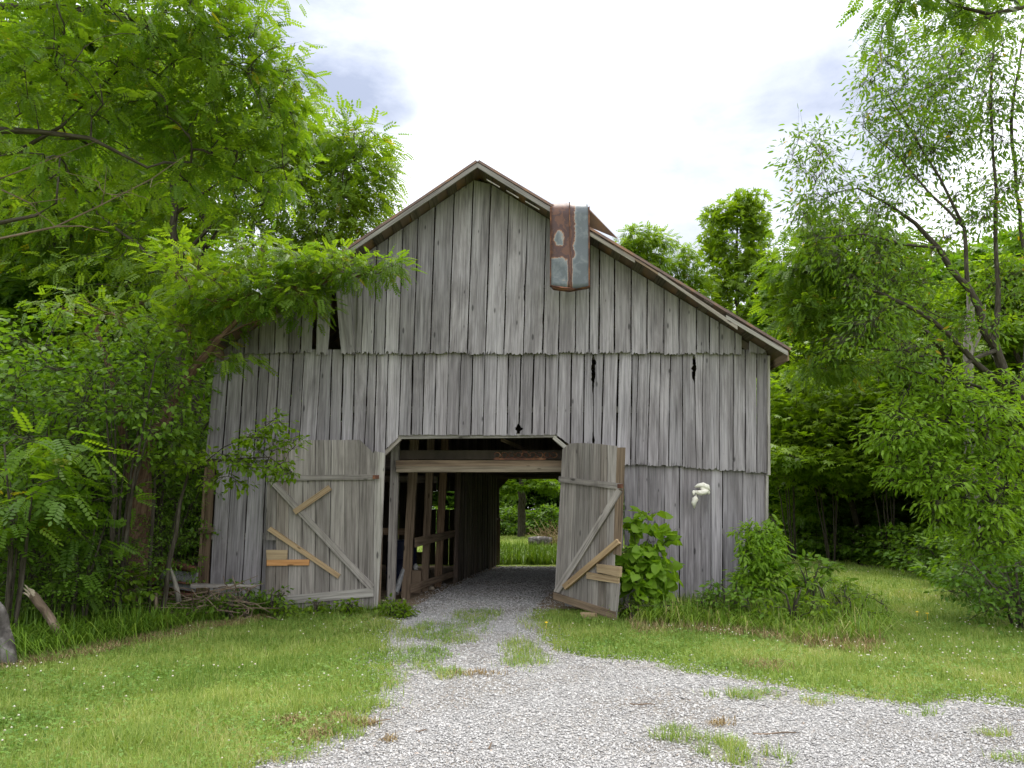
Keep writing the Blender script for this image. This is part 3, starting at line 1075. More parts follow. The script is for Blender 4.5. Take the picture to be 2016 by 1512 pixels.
# leaning corner boards
mb = MB()
board(mb, Wd(386, 1170, YL), Wd(392, 1170, YL), Wd(405, 890, YL), Wd(411, 890, YL), YL, .02)
board(mb, Wd(393, 1170, YL), Wd(408, 1168, YL), Wd(412, 890, YL), Wd(424, 890, YL), YL, .02)
part(mb, 'corner_board', 'brown')
mb = MB()
mb.prism([Wd(390, 1040, YL - .03), Wd(420, 1038, YL - .03), Wd(420, 1049, YL - .03), Wd(390, 1051, YL - .03)], (0, .025, 0))
part(mb, 'cross_lath', 'brown')
mb = MB()
mb.prism([Wd(1511.5, 700, YF + .02), Wd(1516, 700, YF + .02), Wd(1517, 935, YF + .02), Wd(1512, 935, YF + .02)], (0, .12, 0))
mb.prism([Wd(1508.5, 936, YF + .06), Wd(1513, 936, YF + .06), Wd(1512, 1190, YF + .06), Wd(1508, 1190, YF + .06)], (0, .10, 0))
part(mb, 'corner_board', 'trim')

# --- roof: two tin slopes on rafters, rake boards
mb = MB()
for a, b in ((APX, LEV), (APX, REV)):
    d = nrm(b - a)
    up = np.array([-d[2], 0, d[0]]) if d[0] > 0 else np.array([d[2], 0, -d[0]])
    # standing sheets laid side by side
    n = 12
    th = up * .018
    p0, p1 = a, b
    mb.prism([p0, p1, p1 + np.array([0, RY1 - RY0, 0]), p0 + np.array([0, RY1 - RY0, 0])], th, d)
    for i in range(n + 1):
        y = .03 + (RY1 - RY0 - .06) * i / n
        mb.beam(p0 + th + np.array([0, y, 0]) + up * .013, p1 + th + np.array([0, y, 0]) + up * .013, .025, .03, up)
part(mb, 'roof', 'roof')
mb = MB()
for a, b in ((APX, LEV), (APX, REV)):
    d = nrm(b - a)
    up = np.array([-d[2], 0, d[0]]) if d[0] > 0 else np.array([d[2], 0, -d[0]])
    l = np.linalg.norm(b - a)
    for i in range(14):        # purlin boards under the tin
        q = a + d * (l * (i + .5) / 14) - up * .014
        mb.prism([q - d * .09, q + d * .09, q + d * .09 + np.array([0, RY1 - RY0 - .02, 0]), q - d * .09 + np.array([0, RY1 - RY0 - .02, 0])], up * .02 * -1 + up * .012, np.array([0, 1, 0]))
    for i in range(9):         # rafters
        y = YF + .12 + (YB - YF - .3) * i / 8 - RY0
        mb.beam(a + np.array([0, y, 0]) - up * .10, b + np.array([0, y, 0]) - up * .10 - d * .1, .05, .12, up)
part(mb, 'rafters', 'inner')


def rake(px0, py0, px1, py1, w0, w1, Y, mat, th=.03, name='rake_board'):
    m = MB()
    m.prism([P(px0, py0, Y), P(px1, py1, Y), P(px1, py1 + w1, Y), P(px0, py0 + w0, Y)], (0, th, 0), P(px1, py1, Y) - P(px0, py0, Y))
    return part(m, name, mat)


rake(940, 320, 412, 676, 9, 8, RY0 - .012, 'rake')
rake(940, 320, 1088, 410, 10, 10, RY0 - .014, 'rake')
rake(1150, 449, 1250, 509, 8, 8, RY0 - .015, 'trim')
rake(1228, 494, 1310, 545, 4, 5, RY0 - .012, 'brown')
rake(1296, 536, 1452, 640, 5, 9, RY0 - .014, 'trim')
rake(1430, 620, 1551, 691, 7, 9, RY0 - .018, 'trim')
# pale strips standing in for the bright daylight gaps under the rake
mb = MB()
for (a, b, c, d) in ((958, 352, 984, 367), (997, 374, 1021, 388), (1034, 395, 1062, 411)):
    mb = MB()
    mb.prism([P(a, b, RY0 + .02), P(c, d, RY0 + .02), P(c, d + 2.4, RY0 + .02), P(a, b + 2, RY0 + .02)], (0, .02, 0), tint=.1)
    part(mb, 'light_gap_strip', 'door')
# eave trim boards under the right and left overhang
mb = MB()
for q, s in ((REV, 1), (LEV, -1)):
    mb = MB()
    mb.prism([q + np.array([-.02 * s, .02, -.02]), q + np.array([-.02 * s, RY1 - RY0 - .05, -.02]), q + np.array([-.02 * s, RY1 - RY0 - .05, -.16]), q + np.array([-.02 * s, .02, -.16])], (-.025 * s, 0, 0))
    part(mb, 'eave_board', 'brown')

# --- tin hood hanging over the right rake
hood = MB()
YH = RY0 - .05
xs_, prof = np.linspace(0, 1, 13), []
nv_ = 16
Vv, gcv = [], []
for j in range(nv_ + 1):
    t = j / nv_
    for i, s in enumerate(xs_):
        px = 1086 + 72 * s + (1 - t) * 1.5 * (s - .5)
        py = 566 + 4 * math.sin(math.pi * s) - t * (566 - 386)
        p = P(px, py, YH)
        bulge = .035 * math.sin(math.pi * s) + (.015 if abs(s - .5) < .05 else 0) + .022 * (vnoise(np.array(s * 4), np.array(t * 7), 1, 6) - .5)
        back = 0
        if t > .86:
            a = (t - .86) / .14
            back = .42 * a * a
            p[2] += .05 * a - .02 * a * a + .05 * math.sin(math.pi * s) * a
        p[1] += back - bulge
        Vv.append(p); gcv.append((s, t, 0))
fs = [[j * 13 + i, j * 13 + i + 1, (j + 1) * 13 + i + 1, (j + 1) * 13 + i] for j in range(nv_) for i in range(12)]
nV = len(Vv)
Vb = [p + np.array([0, .012, -.004]) for p in Vv]
fsb = [[q + nV for q in f][::-1] for f in fs]
rim = [i for i in range(13)] + [j * 13 + 12 for j in range(1, nv_ + 1)] + [nv_ * 13 + i for i in range(11, -1, -1)] + [j * 13 for j in range(nv_ - 1, 0, -1)]
fsr = [[rim[k], rim[(k + 1) % len(rim)], rim[(k + 1) % len(rim)] + nV, rim[k] + nV][::-1] for k in range(len(rim))]
hood.add(Vv + Vb, fs + fsb + fsr, .5, gcv + gcv)
hd = part(hood, 'tin_hood', 'tin', label='bent rust-stained tin sheet hanging over the roof edge', smooth=True)
mb = MB()
for px in (1085, 1159):
    mb.prism([P(px - 2, 408, YH + .01), P(px + 2, 406, YH + .01), P(px + 2, 564, YH + .01), P(px - 2, 564, YH + .01)], (0, .035, 0))
mb.beam(P(1121, 398, YH - .05), P(1124, 566, YH - .05), .014, .014)
part(mb, 'seam', 'rust', hd)
mb = MB()
mb.prism([P(1083, 561, YH - .03), P(1108, 567, YH - .08), P(1135, 568, YH - .08), P(1163, 562, YH - .03), P(1161, 565, YH - .02), P(1122, 572, YH - .06), P(1090, 568, YH - .02)], (0, .09, 0))
part(mb, 'rusty_lip', 'rust', hd)
# roof of the hood running back down to the main slope
mb = MB()
hz = P(1158, 408, YH)[2]
a0 = P(1158, 409, YH + .12); a1 = P(1214, 470, RY0 + 1.3)
t0 = np.array([a0[0] - .55, a0[1], hz + .02]); t1 = np.array([a0[0] - .55, RY0 + 1.5, hz - .05])
side = [P(1159, 412, YH + .12), P(1216, 470, YH + .35), P(1160, 447, YH + .3)]
mb.prism(side, (0, .015, 0) + np.array([.01, 0, .01]))
mb.prism([P(1090, 405, YH + .32), P(1158, 409, YH + .16), P(1217, 470, YH + .4), P(1150, 440, YH + 1.6)], (0, .02, .012))
part(mb, 'hood_roof', 'roof', hd)

# --- door header trim
mb = MB()
mb.prism([Wd(783, 856, YM + .03), Wd(1097, 853, YM + .03), Wd(1097, 861, YM + .03), Wd(783, 864, YM + .03)], (0, .09, 0))
part(mb, 'header_board', 'trim')
mb = MB()
mb.prism([Wd(786, 859, YM + .028), Wd(790, 866, YM + .028), Wd(759, 896, YM + .028), Wd(755, 890, YM + .028)], (0, .08, 0))
part(mb, 'corner_brace', 'trim')
mb = MB()
mb.prism([Wd(1091, 857, YM + .028), Wd(1088, 864, YM + .028), Wd(1114, 886, YM + .028), Wd(1119, 880, YM + .028)], (0, .08, 0))
part(mb, 'corner_brace', 'trim')
# jamb boards
mb = MB()
mb.prism([Wd(737, 888, YF - .03), Wd(758, 892, YF - .03), Wd(752, 1050, YF - .03), Wd(743, 1197, YF - .03), Wd(734, 1197, YF - .03)], (0, .05, 0), np.array([0, 0, 1]))
part(mb, 'jamb_board', 'trim')
mb = MB()
mb.prism([Wd(745, 1042, YF + .03), Wd(753, 1040, YF + .03), Wd(748, 1196, YF + .03), Wd(741, 1196, YF + .03)], (0, .05, 0), np.array([0, 0, 1]))
part(mb, 'jamb_board', 'brown')

# --- left door, swung flat against the wall
YD = YF - .055
ld = empty('door', None, None); ld.parent = barn; ld['label'] = 'barn door folded back flat against the front wall'
pl = MB()
tx = [526, 545, 569, 597, 621, 652, 679, 709, 737]
bx = [522, 542, 567, 594, 620, 648, 677, 704, 735]
for i in range(8):
    y0 = 867 - .2 * i
    yb = 1199 + random.uniform(-2, 3)
    tl, tr = Wd(tx[i] + .5, y0, YD), Wd(tx[i + 1] - .5, y0, YD)
    if i == 7: tr = Wd(737, 893, YD); tl = Wd(709.5, 867, YD)
    if i == 0:
        tl0 = Wd(tx[0] + 2, 868, YD)
        board(pl, Wd(523.5, 1063, YD), Wd(543, 1064, YD), tl0, tr, YD, .004)
        board(pl, Wd(522, 1220, YD), Wd(541.5, 1200, YD), Wd(523, 1082, YD), Wd(542.5, 1082, YD), YD, .0)
        continue
    board(pl, Wd(bx[i] + .5, yb, YD), Wd(bx[i + 1] - .5, yb, YD), tl, tr, YD, .01)
part(pl, 'planks', 'door', ld)


def px_piece(poly, Y, th, mat, name, parent, tint=None):
    m = MB()
    m.prism([Wd(a, b, Y) for a, b in poly], (0, th, 0), tint=tint)
    return part(m, name, mat, parent)


px_piece([(528, 936), (736, 934), (736, 944), (528, 947)], YD - .03, .028, 'door', 'rail', ld, .3)
px_piece([(525, 1177), (735, 1157), (735, 1175), (525, 1193)], YD - .03, .028, 'trim', 'rail', ld, .2)
px_piece([(529, 949), (544, 949), (736, 1152), (731, 1160), (722, 1158)], YD - .031, .029, 'door', 'brace', ld, .35)
px_piece([(576, 1004), (646, 955), (653, 964), (582, 1013)], YD - .058, .026, 'pine', 'patch_board', ld)
px_piece([(533, 1037), (670, 1131), (665, 1139), (526, 1044)], YD - .033, .03, 'pine', 'patch_board', ld, .8)
px_piece([(524, 1083), (566, 1083), (564, 1102), (525, 1102)], YD - .034, .032, 'pine', 'patch_board', ld)
px_piece([(525, 1102.5), (609, 1101.5), (608, 1113), (525, 1114)], YD - .030, .028, 'orange', 'patch_board', ld)
mb = MB()
mb.box(Wd(740, 939, YD - .04), (.10, 0, 0), (0, .02, 0), (0, 0, .06))
part(mb, 'hinge', 'rust', ld)

# --- right door, standing ajar toward the drive
rd = empty('door', None, None); rd.parent = barn; rd['label'] = 'sagging barn door standing half open'
o1, o2 = P(1100, 1000, YF - .01), P(1222, 1000, 10.75)
dn = np.cross(o2 - o1, np.array([0, 0, 1.])); dn = nrm(dn)
if dn[1] > 0: dn = -dn


def D(px, py, off=0.0):
    return plane_pt(px, py, o1 + dn * off, dn)


pl = MB()
txs = [1107, 1122, 1137, 1152, 1167, 1182, 1196, 1214]
tys = [884, 873, 872, 872, 873, 874, 876, 878]
bxs = [1091, 1110, 1127, 1143, 1160, 1177, 1193, 1206]
bys = [1178, 1184, 1190, 1195, 1200, 1204, 1208, 1212]
for i in range(7):
    pl.prism([D(txs[i] + .3, tys[i] + random.uniform(0, 1)), D(txs[i + 1] - .3, tys[i + 1]), D(bxs[i + 1] - .3, bys[i + 1]), D(bxs[i] + .3, bys[i])], -dn * .024, D(txs[i], tys[i]) - D(bxs[i], bys[i]))
part(pl, 'planks', 'door', rd)


def d_piece(poly, off, th, mat, name, tint=None, al=None):
    m = MB()
    m.prism([D(a, b, off) for a, b in poly], -dn * th, al, tint)
    return part(m, name, mat, rd)


d_piece([(1100, 938), (1225, 952), (1225, 964), (1100, 949)], .032, .03, 'door', 'rail', .3)
d_piece([(1089, 1166), (1212, 1205), (1212, 1222), (1089, 1179)], .032, .03, 'brown', 'rail', .2)
d_piece([(1089, 1164), (1101, 1167), (1225, 968), (1214, 962)], .034, .032, 'door', 'brace', .4)
d_piece([(1106, 1152), (1112, 1161), (1219, 1070), (1213, 1061)], .06, .05, 'pine', 'brace', .9)
d_piece([(1154, 1126), (1217, 1136), (1217, 1149), (1154, 1139)], .034, .03, 'pine', 'patch_board', .6)
d_piece([(1174, 1110), (1220, 1116), (1219, 1136), (1175, 1127)], .055, .05, 'pine', 'patch_board', .3)
d_piece([(1215, 881), (1229, 881), (1221, 1094), (1207, 1091)], .026, .025, 'brown', 'edge_board', .05)
d_piece([(1203, 1148), (1219, 1148), (1212, 1222), (1201, 1212)], .026, .025, 'door', 'edge_board', .2)
mb = MB()
mb.box(D(1221, 957, .06), nrm(o2 - o1) * .09, np.array([0, 0, .06]), dn * .03)
part(mb, 'hinge', 'rust', rd)

# --- frame seen inside
def post(name, t, b, w, Y, mat='brown', d=.13, tint=None):
    m = MB()
    (x0, y0), (x1, y1) = t, b
    m.prism([P(x0 - w / 2, y0, Y), P(x0 + w / 2, y0, Y), P(x1 + w / 2, y1, Y), P(x1 - w / 2, y1, Y)], (0, d, 0), P(x0, y0, Y) - P(x1, y1, Y), tint)
    return part(m, name, mat)


post('post', (778, 862), (768, 1190), 15, 12.6, 'door', .14, .2)
post('post', (816, 862), (798, 1180), 17, 13.55)
post('post', (848, 862), (835, 1165), 14, 14.7)
post('post', (876, 862), (861, 1157), 14, 15.6)
post('post', (1122, 862), (1130, 1190), 17, 12.6)
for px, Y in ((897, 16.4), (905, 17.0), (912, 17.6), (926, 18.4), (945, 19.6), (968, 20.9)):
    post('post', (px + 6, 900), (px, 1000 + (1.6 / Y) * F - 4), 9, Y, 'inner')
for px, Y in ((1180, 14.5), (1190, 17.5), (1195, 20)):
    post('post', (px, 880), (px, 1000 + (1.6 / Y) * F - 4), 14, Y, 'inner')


def beam2(name, a, b, Ya, Yb, h, mat='brown', d=.06, tint=None):
    m = MB()
    h2 = h if not hasattr(h, '__len__') else h[1]
    h1 = h if not hasattr(h, '__len__') else h[0]
    m.prism([P(a[0], a[1], Ya), P(b[0], b[1], Yb), P(b[0], b[1] + h2, Yb), P(a[0], a[1] + h1, Ya)], (0, d, 0), P(b[0], b[1], Yb) - P(a[0], a[1], Ya), tint)
    return part(m, name, mat)


beam2('beam', (779, 906), (1140, 907), 12.5, 12.5, 12, 'brown', .12)
beam2('beam', (780, 918.5), (1140, 918), 12.48, 12.48, 11, 'beam', .10, .5)
beam2('rail', (816, 1059), (898, 1043), 13.5, 16.5, (19, 13), 'brown', .05)
beam2('rail', (808, 1151), (894, 1124), 13.5, 16.5, (16, 11), 'brown', .05)
beam2('rail', (740, 1039), (806, 1041), 13.9, 13.9, 13, 'brown', .05)
beam2('rail', (745, 936), (860, 938), 14.9, 14.9, 13, 'inner', .08)
beam2('rail', (745, 906), (800, 906), 13.2, 13.2, 18, 'inner', .08)
beam2('floor_joist', (986, 861), (1040, 884), 12.2, 14.6, (7, 7), 'brown', .08)
beam2('rail', (967, 1025), (985, 1018), 21.0, 21.4, 3, 'trim', .05)
for px, y in ((970, 1026), (977, 1022), (983, 1019)):
    post('stall_post', (px, y), (px - 1, 1111), 4, 21.2, 'brown', .06)
# loft floor joists and boards over the bays
mb = MB()
zc = P(1000, 936, 16)[2]
for i in range(8):
    y = 13.3 + i * 1.1
    mb.box((-.3, y, zc + .25), (8.4, 0, 0), (0, .06, 0), (0, 0, .16))
part(mb, 'loft_joists', 'inner')
# the front frame's sill and girt behind the boards
mb = MB()
for py, a, b in ((694, 432, 1506), (800, 420, 1506), (905, 1140, 1506), (905, 415, 735), (1040, 1235, 1504), (1050, 405, 735), (560, 640, 1300)):
    mb.prism([P(a, py, YL + .03), P(b, py, YL + .03), P(b, py + 12, YL + .03), P(a, py + 12, YL + .03)], (0, .09, 0))
part(mb, 'girts', 'trim')


# --- back and side walls: upright boards with light showing between
def wallrow(name, x0, x1, zt, Y, skip=(), zb=0.0, axis='x', gapk=1.0):
    m = MB()
    x = x0
    while x < x1:
        w = random.uniform(.16, .27)
        g = random.choice([.002, .004, .006, .012, .02, .03]) * gapk
        e = min(x + w, x1)
        za, zt_e = zb, (zt(.5 * (x + e)) if callable(zt) else zt)
        segs = [(za, zt_e)]
        for (s0, s1, q0, q1) in skip:
            if e > s0 and x < s1:
                segs = [r for (c, d) in segs for r in ((c, min(d, q0)), (max(c, q1), d)) if r[1] - r[0] > .02]
        for c, d in segs:
            if axis == 'x':
                m.prism([(x, Y, c), (e - g, Y, c), (e - g, Y, d), (x, Y, d)], (0, .022, 0), np.array([0, 0, 1.]))
            else:
                m.prism([(Y, x, c), (Y, e - g, c), (Y, e - g, d), (Y, x, d)], (.022, 0, 0), np.array([0, 0, 1.]))
        x = e
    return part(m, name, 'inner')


bo0, bo1 = P(983, 1000, YB)[0], P(1262, 1000, YB)[0]
bz = P(1000, 943, YB)[2]
w0, w1 = P(853, 984, YB), P(886, 984, YB)
wallrow('wall', XL, XR, lambda x: roofZ(x) - .03, YB, [(bo0, bo1, -1, bz), (w0[0], w1[0], P(0, 1003, YB)[2], P(0, 967, YB)[2]), (P(848, 0, YB)[0], P(862, 0, YB)[0], .35, .62)])
wallrow('wall', XL, XR, lambda x: roofZ(x) - .03, YB + .03, [], zb=3.1, gapk=.15)  # added second board layer, blocks daylight through the upper gaps
mb = MB()
c = [P(983, 962, YB - .02), P(1002, 943, YB - .02), P(983, 943, YB - .02)]
mb.prism(c, (0, .04, 0))
mb.beam((bo0 - .06, YB - .05, 0), (bo0 - .06, YB - .05, bz), .12, .1)
mb.beam((bo1 + .06, YB - .05, 0), (bo1 + .06, YB - .05, bz), .12, .1)
mb.beam((bo0 - .2, YB - .05, bz + .08), (bo1 + .2, YB - .05, bz + .08), .1, .16)
part(mb, 'opening_frame', 'inner')
wallrow('wall', YF + .15, YB, roofZ(XL) - .05, XL + .02, [], axis='y', gapk=.7)
wallrow('wall', YF + .15, YB, roofZ(XR) - .05, XR - .03, [], axis='y', gapk=.7)
# stall partition boards along the left of the aisle
mb = MB()
for i in range(16):
    t = i / 16
    a = P(900 + 78 * t, 1000, 16.6 + 4.6 * t)
    mb.box((a[0], a[1], 1.25), (.02, .19, 0), (.10, -.02, 0), (0, 0, 2.5))
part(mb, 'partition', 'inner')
barn_children = True

# ================================================================ THINGS IN AND AROUND THE BARN
# tools on the cross beam
mb = MB()
zb = P(1000, 906, 12.55)[2]
x0, x1 = P(972, 906, 12.55)[0], P(1098, 906, 12.55)[0]
mb.box(((x0 + x1) / 2 - .1, 12.55, zb + .018), (x1 - x0 - .2, 0, 0), (0, .05, 0), (0, 0, .03))
for i in range(9):
    x = x0 + (x1 - x0) * (i + .5) / 9
    a = random.uniform(0, 6)
    ring = [(x + .05 * math.cos(q + a), 12.55 + .02 * math.sin(2 * q), zb + .085 + .045 * math.sin(q + a)) for q in np.linspace(0, 5.4, 12)]
    mb.tube(ring, .009, 5)
mb.tube([(x0 + .45, 12.55, zb + .02), (x0 + .5, 12.52, zb + .16), (x0 + .56, 12.55, zb + .14)], .012, 5)
tag(mb.build('rusty_chain', M['rust'], org=np.array([(x0 + x1) / 2, 12.55, zb])), 'rusty chain and iron bar lying on the beam across the barn doorway', 'chain')

# blue drum, grey pipe, white jug, bag, bin in the bay
def drum(name, px, pyb, Y, r, h, mat, label, cat):
    p = G(px, pyb); p = np.array([P(px, 1000, Y)[0], Y, 0])
    e = empty(name, label, cat, p)
    m = MB()
    zs = [0, .02, h * .32, h * .33, h * .36, h * .37, h * .63, h * .64, h * .67, h * .68, h - .02, h]
    rs_ = [r * .97, r, r, r * 1.03, r * 1.03, r, r, r * 1.03, r * 1.03, r, r, r * .96]
    m.tube([(0, 0, z + .006) for z in zs], rs_, 18)
    o = m.build('body', M[mat], e, True)
    m = MB(); m.tube([(0, 0, h + .006), (0, 0, h + .02)], [r * .9, r * .9], 18)
    m.build('lid', M[mat], e)
    return e


drum('drum', 793, 0, 15.0, .30, .95, 'bluetin', 'dark blue drum standing in the dark bay behind the front posts', 'drum')
mb = MB()
a, b = P(779, 1168, 13.2), P(795, 1118, 13.6)
mb.tube([a, (a + b) / 2, b], [.05, .045, .03], 9)
tag(mb.build('leaning_pipe', M['greymetal'], org=a), 'grey metal pipe leaning between the front post and second post', 'pipe')
e = empty('jug', 'small white jug in the bay behind the stall rail', 'jug', P(818, 1122, 14.6))
m = MB(); m.tube([(0, 0, 0), (0, 0, .07), (0, 0, .10), (0, 0, .12)], [.05, .05, .032, .02], 10); m.build('body', M['white'], e, True)
m = MB(); m.tube([(0, 0, .12), (0, 0, .14)], [.02, .02], 8); m.build('cap', M['bluetin'], e)
e['label'] = 'small white jug on a block behind the stall rail'
mb = MB(); q = P(818, 1122, 14.6); mb.box((q[0], q[1], q[2] / 2), (.24, 0, 0), (0, .24, 0), (0, 0, q[2]))
tag(mb.build('timber_block', M['brown'], org=np.array([q[0], q[1], 0])), 'dark timber block standing in the bay under the white jug', 'block')
mb = MB()
q = P(921, 1030, 18.3); mb.blob(q, (.06, .05, .16), 3, .2, tint=.5)
mb.tube([q + [0, 0, .14], q + [0, 0, .45]], .006, 4)
tag(mb.build('hanging_bag', M['white'], org=q), 'pale bag hanging on the dark partition inside the barn', 'bag')
for i, (px, py, s, lb) in enumerate([(846, 1161, .09, 'grey stone lying at the foot of the stall posts'), (758, 1194, .10, 'pale yellowish stone at the foot of the doorway jamb'), (769, 1196, .07, 'small pale stone in the grass just right of the jamb stone'), (794, 1181, .035, 'tiny round white stone at the foot of the second post')]):
    mb = MB(); p = G(px, py); mb.blob((0, 0, s * .4), (s, s * .8, s * .55), i + 4, .35)
    tag(mb.build('stone', M['stone'], at=p, smooth=True), lb, 'stone')
mb = MB(); p = G(1160, 1219); mb.box((0, 0, .05), (.2, -.1, .0), (.04, .07, .0), (-.02, 0, .08))
tag(mb.build('wood_block', M['pine'], at=p), 'short pale wood offcut in the grass under the half open door', 'wood block')

# bleached bone hanging on the right wall
kx = Wd(1380, 965, YF - .05)
e = empty('bone_ornament', 'bleached white bone hanging on a wire on the wall right of the door', 'bone', kx)


def kp(px, py, dy=0.0):
    return Wd(px, py, YF - .05 + dy) - kx


m = MB()
m.tube([kp(1368, 959), kp(1374, 956, -.02), kp(1384, 955, -.03), kp(1392, 959, -.03), kp(1395, 966, -.02)], [.012, .03, .045, .05, .03], 9)
m.tube([kp(1366, 966), kp(1372, 969, -.03), kp(1380, 970, -.05), kp(1388, 968, -.04), kp(1395, 964, -.02)], [.008, .03, .047, .045, .03], 9)
m.blob(kp(1365.5, 970, -.02), (.025, .025, .035), 2, .2)
m.blob(kp(1395, 969, -.01), (.03, .03, .03), 5, .3)
m.blob(kp(1386, 962, -.02), (.06, .04, .06), 6, .3)
m.build('skull', M['bone'], e, True)
m = MB()
m.tube([kp(1371, 974, -.02), kp(1369, 982, -.03), kp(1366, 990, -.025), kp(1367, 1001, -.02)], [.014, .05, .042, .008], 9)
m.build('jaw', M['bone'], e, True)
m = MB(); m.blob(kp(1377, 963, -.055), (.03, .012, .012), 8, .2); m.build('socket_shade', M['wire'], e)  # dark blob stands in for the shade of a hollow
m = MB(); m.tube([kp(1381, 922, .02), kp(1380, 950, -.02)], .006, 5); m.build('wire', M['wire'], e)

# rusted grille, brush, plank, stakes left of the barn
gp = np.array([P(345, 1000, 11.7)[0], 11.7, 0])
e = empty('rusted_grille', 'rusted grille of an old vehicle front lying in weeds at the barn corner', 'grille', gp)


def gpp(px, py, Y=11.7):
    return P(px, py, Y) - gp


m = MB()
m.tube([gpp(296, 1160), gpp(302, 1140), gpp(312, 1118), gpp(325, 1110), gpp(345, 1112), gpp(365, 1117), gpp(386, 1122)], [.05, .06, .07, .07, .06, .055, .05], 9)
m.tube([gpp(296, 1168), gpp(330, 1170), gpp(386, 1172)], .035, 7)
m.tube([gpp(312, 1141, 11.66), gpp(345, 1146, 11.64), gpp(386, 1150, 11.66)], .02, 6)
m.build('frame', M['rust'], e, True)
m = MB()
for i in range(34):
    t = i / 33
    x = 304 + 80 * t
    m.tube([gpp(x + 5, float(np.interp(x, [304, 318, 386], [1138, 1121, 1128])), 11.72), gpp(x, float(np.interp(x, [304, 386], [1150, 1166])), 11.68)], .008, 4)
m.build('grille_bars', M['greymetal'], e)
m = MB()
m.prism([gpp(330, 1112, 11.75), gpp(388, 1124, 11.75), gpp(392, 1108, 12.6), gpp(335, 1098, 12.6)], (0, 0, -.02))
m.prism([gpp(300, 1155, 11.8), gpp(386, 1158, 11.8), gpp(386, 1196, 11.8), gpp(300, 1196, 11.8)], (0, .02, 0))
m.build('panel', M['rust'], e)
mb = MB()
c0 = np.array([P(425, 1000, 10.95)[0], 10.95, 0])
for i in range(90):
    a = R.uniform(0, 6.28); l = R.uniform(.3, .8)
    p = np.array([R.normal(0, .42), R.normal(0, .16), R.uniform(.05, .46)])
    d = np.array([math.cos(a) * l, math.sin(a) * l * .4, R.normal(0, .12)])
    mid = p + d * .5 + R.normal(0, .04, 3)
    pts = [p, mid, p + d]
    pts = [np.array([q[0], q[1], max(q[2], .015)]) for q in pts]
    mb.tube(pts, [.009, .008, .004], 5)
tag(mb.build('brush_pile', M['stick'], at=c0), 'tangled pile of dry sticks at the left foot of the barn', 'brush pile')
mb = MB()
a, b = P(375, 1150, 11.1), P(500, 1153, 11.1)
mb.prism([a, b, b + [0, 0, -.03], a + [0, 0, -.05]], (0, .14, 0))
tag(mb.build('fallen_plank', M['door'], org=a), 'weathered plank lying level across the brush pile by the barn', 'plank')
mb = MB()
mb.tube([P(352, 1185, 10.9), P(348, 1160, 10.9), P(342, 1138, 10.9), P(334, 1116, 10.9)], [.04, .035, .03, .018], 7)
tag(mb.build('lichened_branch', M['pale'], smooth=True, org=P(352, 1190, 10.9)), 'pale lichen-spotted branch sticking up in front of the rusted grille', 'branch')
mb = MB(); mb.tube([P(307, 1200, 10.6), P(307, 1185, 10.6), P(306, 1168, 10.6)], [.03, .03, .026], 7)
tag(mb.build('stake', M['stick'], org=P(307, 1205, 10.6)), 'short mossy stake standing in tall grass below the grille', 'stake')
mb = MB()
mb.tube([P(126, 1266, 8.9), P(102, 1222, 8.9), P(92, 1207, 8.95), P(84, 1196, 8.9), P(77, 1188, 8.88), P(70, 1178, 8.9), P(64, 1171, 8.86), P(58, 1164, 8.85)], [.055, .05, .05, .046, .05, .052, .047, .02], 8)
o = mb.build('broken_log', M['stick'], smooth=True, org=P(98, 1215, 8.9))
tag(o, 'broken reddish log leaning out of the tall grass at left', 'log')
mb = MB()
q = P(58, 1164, 8.84) - P(98, 1215, 8.9)
for i in range(9):
    a = i * .7
    mb.tube([q + np.array([math.cos(a) * .035 + .03, 0, math.sin(a) * .035 - .03]), q + np.array([math.cos(a) * .04 - .03, -.02, math.sin(a) * .04 + .07 * random.random()])], [.016, .004], 5)
mb.build('splintered_end', M['stone'], o)
mb = MB()
mb.tube([P(18, 1312, 7.9), P(14, 1262, 7.9), P(9, 1240, 7.92), P(4, 1215, 7.9), P(0, 1200, 7.88), P(-5, 1187, 7.9)], [.08, .065, .052, .058, .048, .03], 8)
tag(mb.build('grey_stump', M['logbark'], smooth=True, org=P(14, 1262, 7.8)), 'grey leaning stump of wood at the left edge', 'stump')
# log and dry brush on the far lawn
Yg = 32.0
q = np.array([P(1066, 1000, Yg)[0], Yg, 0])
e = empty('grey_log', 'grey weathered log lying on the lawn behind the barn', 'log', q)
m = MB(); m.tube([(-.55, 0, .20), (-.3, -.03, .21), (.1, .02, .21), (.45, 0, .19)], [.17, .2, .2, .18], 12, cap=True); m.build('bark', M['logbark'], e, True)
m = MB(); m.tube([(-.552, 0, .20), (-.56, 0, .20)], [.15, .15], 12); m.build('cut_end', M['pale'], e)
mb = MB()
for i in range(170):
    a = R.uniform(0, 6.28); l = R.uniform(.25, .8)
    p = np.array([R.normal(0, .38), R.normal(0, .3), R.uniform(.02, .42)])
    d = np.array([math.cos(a) * l, math.sin(a) * l, abs(R.normal(0, .35))])
    mb.tube([p, p + d * .5 + R.normal(0, .05, 3), p + d], [.012, .009, .004], 4)
mb.tube([(.25, 0, .3), (.15, 0, .7), (-.05, 0, 1.05)], [.03, .022, .01], 5)
mb.tube([(-.25, 0, .3), (-.35, 0, .5), (-.45, 0, .75)], [.025, .02, .01], 5)
tag(mb.build('dry_brush', M['dry'], at=np.array([P(1080, 1000, Yg)[0] + .1, Yg + .4, 0])), 'heap of pale dry twigs beside the grey log', 'brush pile')

# ================================================================ TREES AND SHRUBS
def lb(*rows, **k):
    return [lobe(*r) for r in rows]


